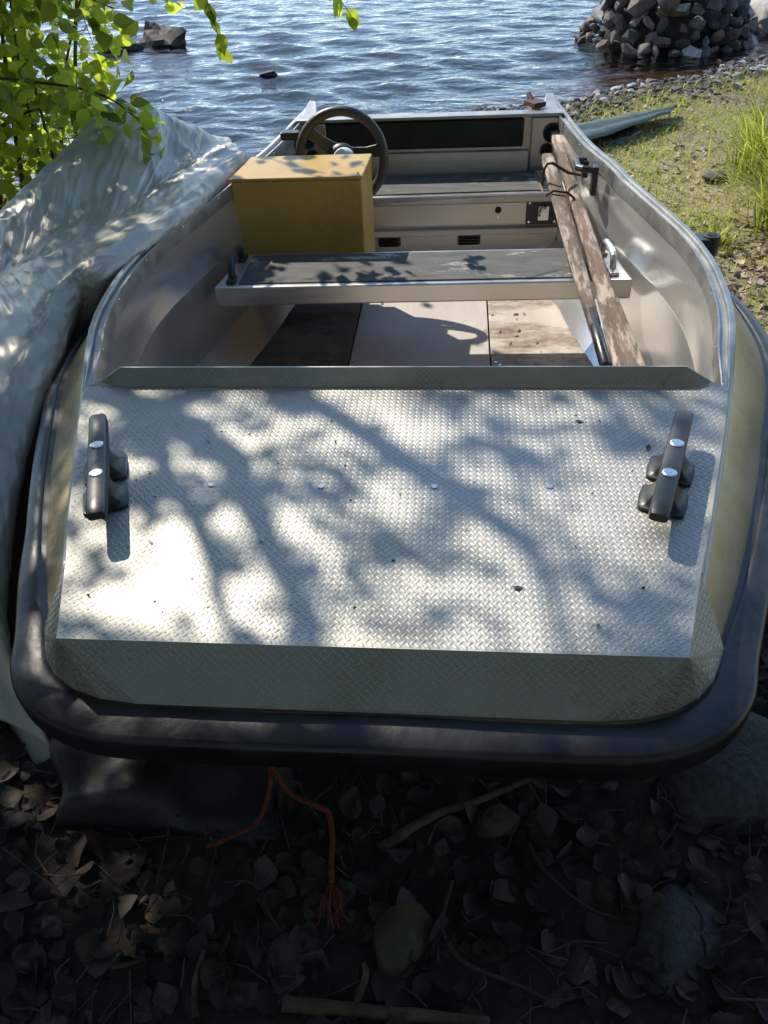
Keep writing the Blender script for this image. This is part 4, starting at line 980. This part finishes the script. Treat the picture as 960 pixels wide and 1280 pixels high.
# ------------------------------------------------------------------ grass
random.seed(61)
def blade(q, p, a, h, w, lean):
    d = Vector((math.cos(a), math.sin(a), 0)); s_ = Vector((-d.y, d.x, 0)) * w; pts = []
    for t in (0, .4, .75, 1): pts.append(p + Vector((0, 0, 1)) * h * t * (1 - .45 * t * lean) + d * h * lean * t * t)
    q.add([pts[0] - s_, pts[0] + s_, pts[1] - s_ * .85, pts[1] + s_ * .85, pts[2] - s_ * .6, pts[2] + s_ * .6, pts[3]], [(0, 1, 3, 2), (2, 3, 5, 4), (4, 5, 6)])
TUFT = [(1.80, 4.75, 330, .50, 'tall bright tuft of long grass highest on the right bank'), (2.02, 4.35, 240, .46, 'arching clump of long grass at the right edge between two others'), (1.68, 3.92, 380, .48, 'wide drooping clump of long grass nearest the boat'), (1.86, 3.62, 200, .36, 'low clump of long grass low on the right bank beside the flat grey stone'), (1.30, 3.70, 60, .16, 'short sparse tuft of grass near the oarlock')]
for x, y, n, h, lab in TUFT:
    q = MB(); z = gz(x, y)
    for k in range(n):
        r = abs(random.gauss(0, .085 if n > 100 else .03)); a0 = random.uniform(0, 6.28); a = a0 + random.gauss(0, .6)
        blade(q, Vector((r * math.cos(a0), r * math.sin(a0), -.01)), a, h * random.uniform(.55, 1.15), random.uniform(.003, .006), random.uniform(.25, 1.1))
    o = q.build('grass_tuft', M['grass']); o.location = (x, y, z); tag(o, lab, 'grass', 'grass tufts on the right bank')
gq = MB(); dq = MB()
for k in range(42000):
    x = random.uniform(.7, 5.5); y = random.uniform(2.4, 8.2)
    d = y - shore(x)
    if d > -.15: continue
    dens = noise.noise(Vector((x * 1.5, y * 1.5, 3))) + .25 * noise.noise(Vector((x * 5, y * 5, 3))) + (.16 if y > 3.4 else -.22)
    p = Vector((x, y, gz(x, y) - .004))
    if dens > -.06: blade(gq, p, random.uniform(0, 6.28), random.uniform(.025, .085), random.uniform(.0015, .003), random.uniform(.4, 1.2))
    elif random.random() < .3: blade(dq, p, random.uniform(0, 6.28), random.uniform(.03, .10), random.uniform(.0015, .003), random.uniform(1.2, 2.2))
o = gq.build('short_grass', M['grass']); tag(o, 'thin yellowish grass on the right bank', kind='stuff')
o = dq.build('dry_stalks', M['drygrass']); tag(o, 'dry stalks and straw on the right bank', kind='stuff')

# ------------------------------------------------------------------ leaf litter
random.seed(71)
def dead_leaf(seed):
    rg = random.Random(seed); q = MB(); rows = []; cx1, cy1, tw = rg.uniform(-1.2, 1.2), rg.uniform(-.9, .9), rg.uniform(-.5, .5)
    for t, w_ in ((0, .03), (.18, .26), (.4, .40), (.62, .36), (.84, .18), (1, .01)):
        r = []
        for s_ in (-1, -.5, 0, .5, 1):
            x = s_ * w_ * rg.uniform(.9, 1.08); y = t - .5
            r.append((x, y * (1 - .1 * abs(cy1)), cx1 * x * x * 1.1 + cy1 * y * y * .5 + tw * x * y + rg.gauss(0, .012)))
        rows.append(r)
    q.loft(rows); return q
DL = [(dead_leaf(i), M['dead'][i % 5]) for i in range(10)]
DM = [q.mesh('dry_leaf', m_, True) for q, m_ in DL]
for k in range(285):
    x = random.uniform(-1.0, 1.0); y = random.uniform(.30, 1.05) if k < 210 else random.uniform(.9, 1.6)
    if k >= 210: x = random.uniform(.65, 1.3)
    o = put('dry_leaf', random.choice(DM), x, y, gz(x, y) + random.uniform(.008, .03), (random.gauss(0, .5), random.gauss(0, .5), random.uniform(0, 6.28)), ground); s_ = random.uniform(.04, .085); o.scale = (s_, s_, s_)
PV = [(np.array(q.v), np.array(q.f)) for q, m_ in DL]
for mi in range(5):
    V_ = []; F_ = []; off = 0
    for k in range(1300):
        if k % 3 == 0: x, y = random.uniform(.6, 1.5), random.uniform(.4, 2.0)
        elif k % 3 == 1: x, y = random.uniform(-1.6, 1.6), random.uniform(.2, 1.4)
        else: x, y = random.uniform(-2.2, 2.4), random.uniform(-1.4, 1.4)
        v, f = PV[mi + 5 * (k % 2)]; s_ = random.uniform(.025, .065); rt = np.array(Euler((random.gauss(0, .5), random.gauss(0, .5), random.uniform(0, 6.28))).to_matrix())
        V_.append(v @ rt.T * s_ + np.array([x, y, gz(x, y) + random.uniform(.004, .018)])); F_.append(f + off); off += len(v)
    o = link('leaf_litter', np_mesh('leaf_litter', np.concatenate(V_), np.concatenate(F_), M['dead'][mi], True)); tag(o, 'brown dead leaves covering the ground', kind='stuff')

# dead leaves of the open bank, sunlight put into their paler colour
V_ = []; F_ = []; off = 0
for k in range(9500):
    x = random.uniform(.85, 3.4); y = random.uniform(1.7, 6.6 if k % 2 else 4.0)
    if y > shore(x) - .3: continue
    if noise.noise(Vector((x * 1.5, y * 1.5, 3))) > .28 and y > 3: continue
    v, f = PV[k % 10]; s_ = random.uniform(.018, .046) * (1.3 if y < 3.6 else 1); rt = np.array(Euler((random.gauss(0, .4), random.gauss(0, .4), random.uniform(0, 6.28))).to_matrix())
    v = v * np.array([random.uniform(.35, 1), 1, 1]); V_.append(v @ rt.T * s_ + np.array([x, y, gz(x, y) + random.uniform(.003, .012)])); F_.append(f + off); off += len(v)
o = link('bank_litter', np_mesh('bank_litter', np.concatenate(V_), np.concatenate(F_), M['bank_leaf'], True)); tag(o, 'brown dead leaves and bark bits on the right bank, coloured paler as sunlit', kind='stuff')
# little twigs and needles in the litter
q = MB()
for k in range(520):
    x, y = random.uniform(-1.2, 1.2), random.uniform(.25, 1.3); a = random.uniform(0, 6.28); L_ = random.uniform(.02, .11) * (1 if k % 4 else 1.6); b = Vector((math.cos(a), math.sin(a), 0)) * L_
    p0 = Vector((x, y, gz(x, y) + random.uniform(.006, .022))); p2 = p0 + b; p2.z = gz(p2.x, p2.y) + random.uniform(.006, .03)
    q.tube([p0, (p0 + p2) / 2 + Vector((random.gauss(0, .006), random.gauss(0, .006), .004)), p2], random.uniform(.0007, .0019), 4, cap=False)
o = q.build('small_twigs', M['bark']); tag(o, 'fine twigs and needles scattered through the dead leaves', kind='stuff')
# ------------------------------------------------------------------ things on the ground under the bow
lone('mossy_stone', 'rounded yellowish mossy stone below the middle of the bow fender', 'stone', 'stone_moss', (.068, .078, .05), -.065, .535, gz(-.065, .535) + .004, 81, 2, .08)
lone('slab', 'broad grey granite slab at the right edge below the fender corner', 'stone', 'granite', (.24, .22, .07), .63, .83, gz(.63, .83) + .0, 82, 2, .07)
lone('long_stone', 'long dark grey stone lying right of the mossy one in the litter', 'stone', 'granite', (.075, .12, .05), .41, .56, gz(.41, .56) - .012, 83, 2, .1, (0, 0, -.6))
lone('mossy_stone', 'small flat mossy stone just under the fender', 'stone', 'stone_moss', (.06, .04, .025), .11, .765, gz(.11, .765) + .012, 84, 2, .08)
lone('flat_stone', 'dull grey stone lying below the orange rope end', 'stone', 'stone', (.05, .06, .03), -.28, .50, gz(-.28, .5) - .004, 85, 2, .08)
def stick(pts, r, label, mm='moss_wood', cat='stick'):
    c = crom([(x, y, gz(x, y) + z) for x, y, z in pts], 6); q = MB(); k = len(c)
    q.tube([Vector(p) + Vector((0, 0, .004 * noise.noise(Vector((i * .9, r * 99, 0))))) for i, p in enumerate(c)], [r * (1 - .5 * i / k) * (1 + .18 * noise.noise(Vector((i * .8, r * 50, 3)))) for i in range(k)], 8)
    o = q.build('stick', M[mm], smooth=True); return tag(o, label, cat)
stick([(-.12, .70, .012), (-.02, .76, .03), (.08, .80, .03), (.19, .855, .02)], .011, 'long pale mossy stick slanting up towards the bow fender')
stick([(-.27, .425, .015), (-.12, .42, .025), (.02, .412, .02), (.08, .41, .015)], .013, 'thick mossy branch lying along the bottom edge')
stick([(-.15, .41, .015), (-.13, .47, .03), (-.135, .49, .035)], .008, 'short mossy prong rising from the branch at the bottom edge')
stick([(.0, .55, .03), (.04, .50, .02), (.12, .47, .02), (.19, .44, .015)], .005, 'thin dark twig running right from the mossy stone', 'twig')
stick([(.02, .64, .02), (.0, .56, .025), (-.005, .50, .02)], .005, 'straight thin twig standing beside the mossy stone', 'twig')
stick([(.17, .72, .02), (.2, .66, .02), (.27, .60, .015), (.32, .585, .015)], .003, 'hair thin twig curving through the litter below the fender', 'twig')
stick([(-.42, .40, .01), (-.43, .45, .02), (-.425, .50, .02)], .007, 'short upright stump of stick at lower left')
# pine cone
q = MB(); rows = []
pc = Vector((-.385, .475, gz(-.385, .475) + .012))
for k in range(60):
    t = k / 60; a = k * 2.39996; r = .014 * math.sin(math.pi * (.12 + .85 * t)) + .002; c = pc + Vector((r * math.cos(a), (t - .5) * .045, r * math.sin(a))); d = Vector((math.cos(a), .35, math.sin(a))); s_ = Vector((-math.sin(a), 0, math.cos(a))) * .005
    q.add([c - s_, c + s_, c + s_ * .6 + d * .006, c - s_ * .6 + d * .006, c + d * .004 + Vector((0, .004, 0))], [(0, 1, 2, 3), (3, 2, 4), (0, 3, 4), (1, 4, 2)])
q.tube([pc + Vector((0, -.022, 0)), pc, pc + Vector((0, .022, 0))], [.006, .011, .004], 8)
o = q.build('pine_cone', M['dead'][2]); tag(o, 'small brown pine cone lying in the leaves at lower left', 'pine cone')
# orange rope with frayed end
def rope_piece(q, pts, r=.0050):
    c = [Vector(p) for p in crom(pts, 14)]; n = len(c)
    for s_ in range(3):
        k = []
        for i, p in enumerate(c):
            t = (c[min(n - 1, i + 1)] - c[max(0, i - 1)]).normalized(); u_ = t.cross(Vector((.1, .2, 1))).normalized(); w_ = t.cross(u_); a = i * .75 + s_ * 2.0944
            k.append(p + (u_ * math.cos(a) + w_ * math.sin(a)) * r * .55)
        q.tube(k, r * .62, 6)
z_ = lambda x, y, h: (x, y, gz(x, y) + h)
rp = empty('mooring_rope', z_(-.3, .75, 0), 'orange mooring rope hanging from the bow with a frayed tassel end on the leaves', 'rope')
RO = Vector(rp.location); rel = lambda L_: [tuple(Vector(p) - RO) for p in L_]
q = MB(); rope_piece(q, rel([(-.375, .80, -.30), (-.35, .79, -.38), (-.33, .785, -.45), (-.30, .765, -.52), (-.25, .75, -.54), (-.225, .745, -.555), (-.215, .72, -.565), (-.21, .69, -.575), (-.21, .66, -.58), (-.205, .62, -.585)]))
rope_piece(q, rel([(-.33, .785, -.45), (-.335, .76, -.50), (-.36, .72, -.555), (-.41, .695, -.57), (-.46, .68, -.585)]), .0042)
rope_piece(q, rel([(-.355, .80, -.30), (-.34, .79, -.38), (-.325, .785, -.45)]), .0042)
q.build('cord', M['rope'], rp, smooth=True)
q = MB()
for k in range(26):
    a = Vector((-.205, .62, -.585)) - RO; b = a + Vector((random.gauss(.002, .014), -.062 + random.gauss(0, .012), random.gauss(-.003, .006))); q.tube([a, (a + b) / 2 + Vector((random.gauss(0, .006), 0, .006)), b], .0012, 4)
q.build('tassel', M['rope'], rp)
# crumpled black plastic sheet under the left of the bow
sh = MB(); rows = []
for i in range(34):
    u_ = i / 33; r = []
    for j in range(26):
        v_ = j / 25; x = -.80 + .48 * u_ + .05 * noise.noise(Vector((v_ * 3, 1, u_))); y = .66 + .30 * v_ + .05 * math.sin(u_ * 3.1) + .06 * noise.noise(Vector((u_ * 3, 7, 0))) * (1 - v_)
        h = .02 + .09 * v_ * (1 - abs(u_ - .45)) + .06 * max(0, math.sin(u_ * 5.2 + v_ * 2.2)) + .03 * noise.noise(Vector((x * 9, y * 9, 4)))
        if v_ < .1: h *= v_ * 10
        if u_ > .9: h *= (1 - u_) * 10
        r.append((x, y - .05 * (abs(u_ - .5) * 2) ** 2 * -1, gz(x, y) + .004 + h))
    rows.append(r)
sh.loft(rows); o = sh.build('plastic_sheet', M['sheet'], smooth=True); o.modifiers.new('thickness', 'SOLIDIFY').thickness = .002
tag(o, 'crumpled black plastic sheet half hidden under the left of the bow', 'plastic sheet')
# green sprigs at the lower left corner
sg = empty('seedling', z_(-.80, .44, 0), 'small green seedling in the sunlit leaves at the lower left corner', 'plant')
q = MB(); q.tube([(0, 0, 0), (.01, .01, .04), (.0, .02, .08)], .0015, 5); q.build('stem', M['grass'], sg)
for k in range(7): place_leaf(sg, Vector((random.gauss(0, .008), .01 + random.gauss(0, .008), .03 + .007 * k)), (random.gauss(0, 1), random.gauss(0, 1), .3), .035)
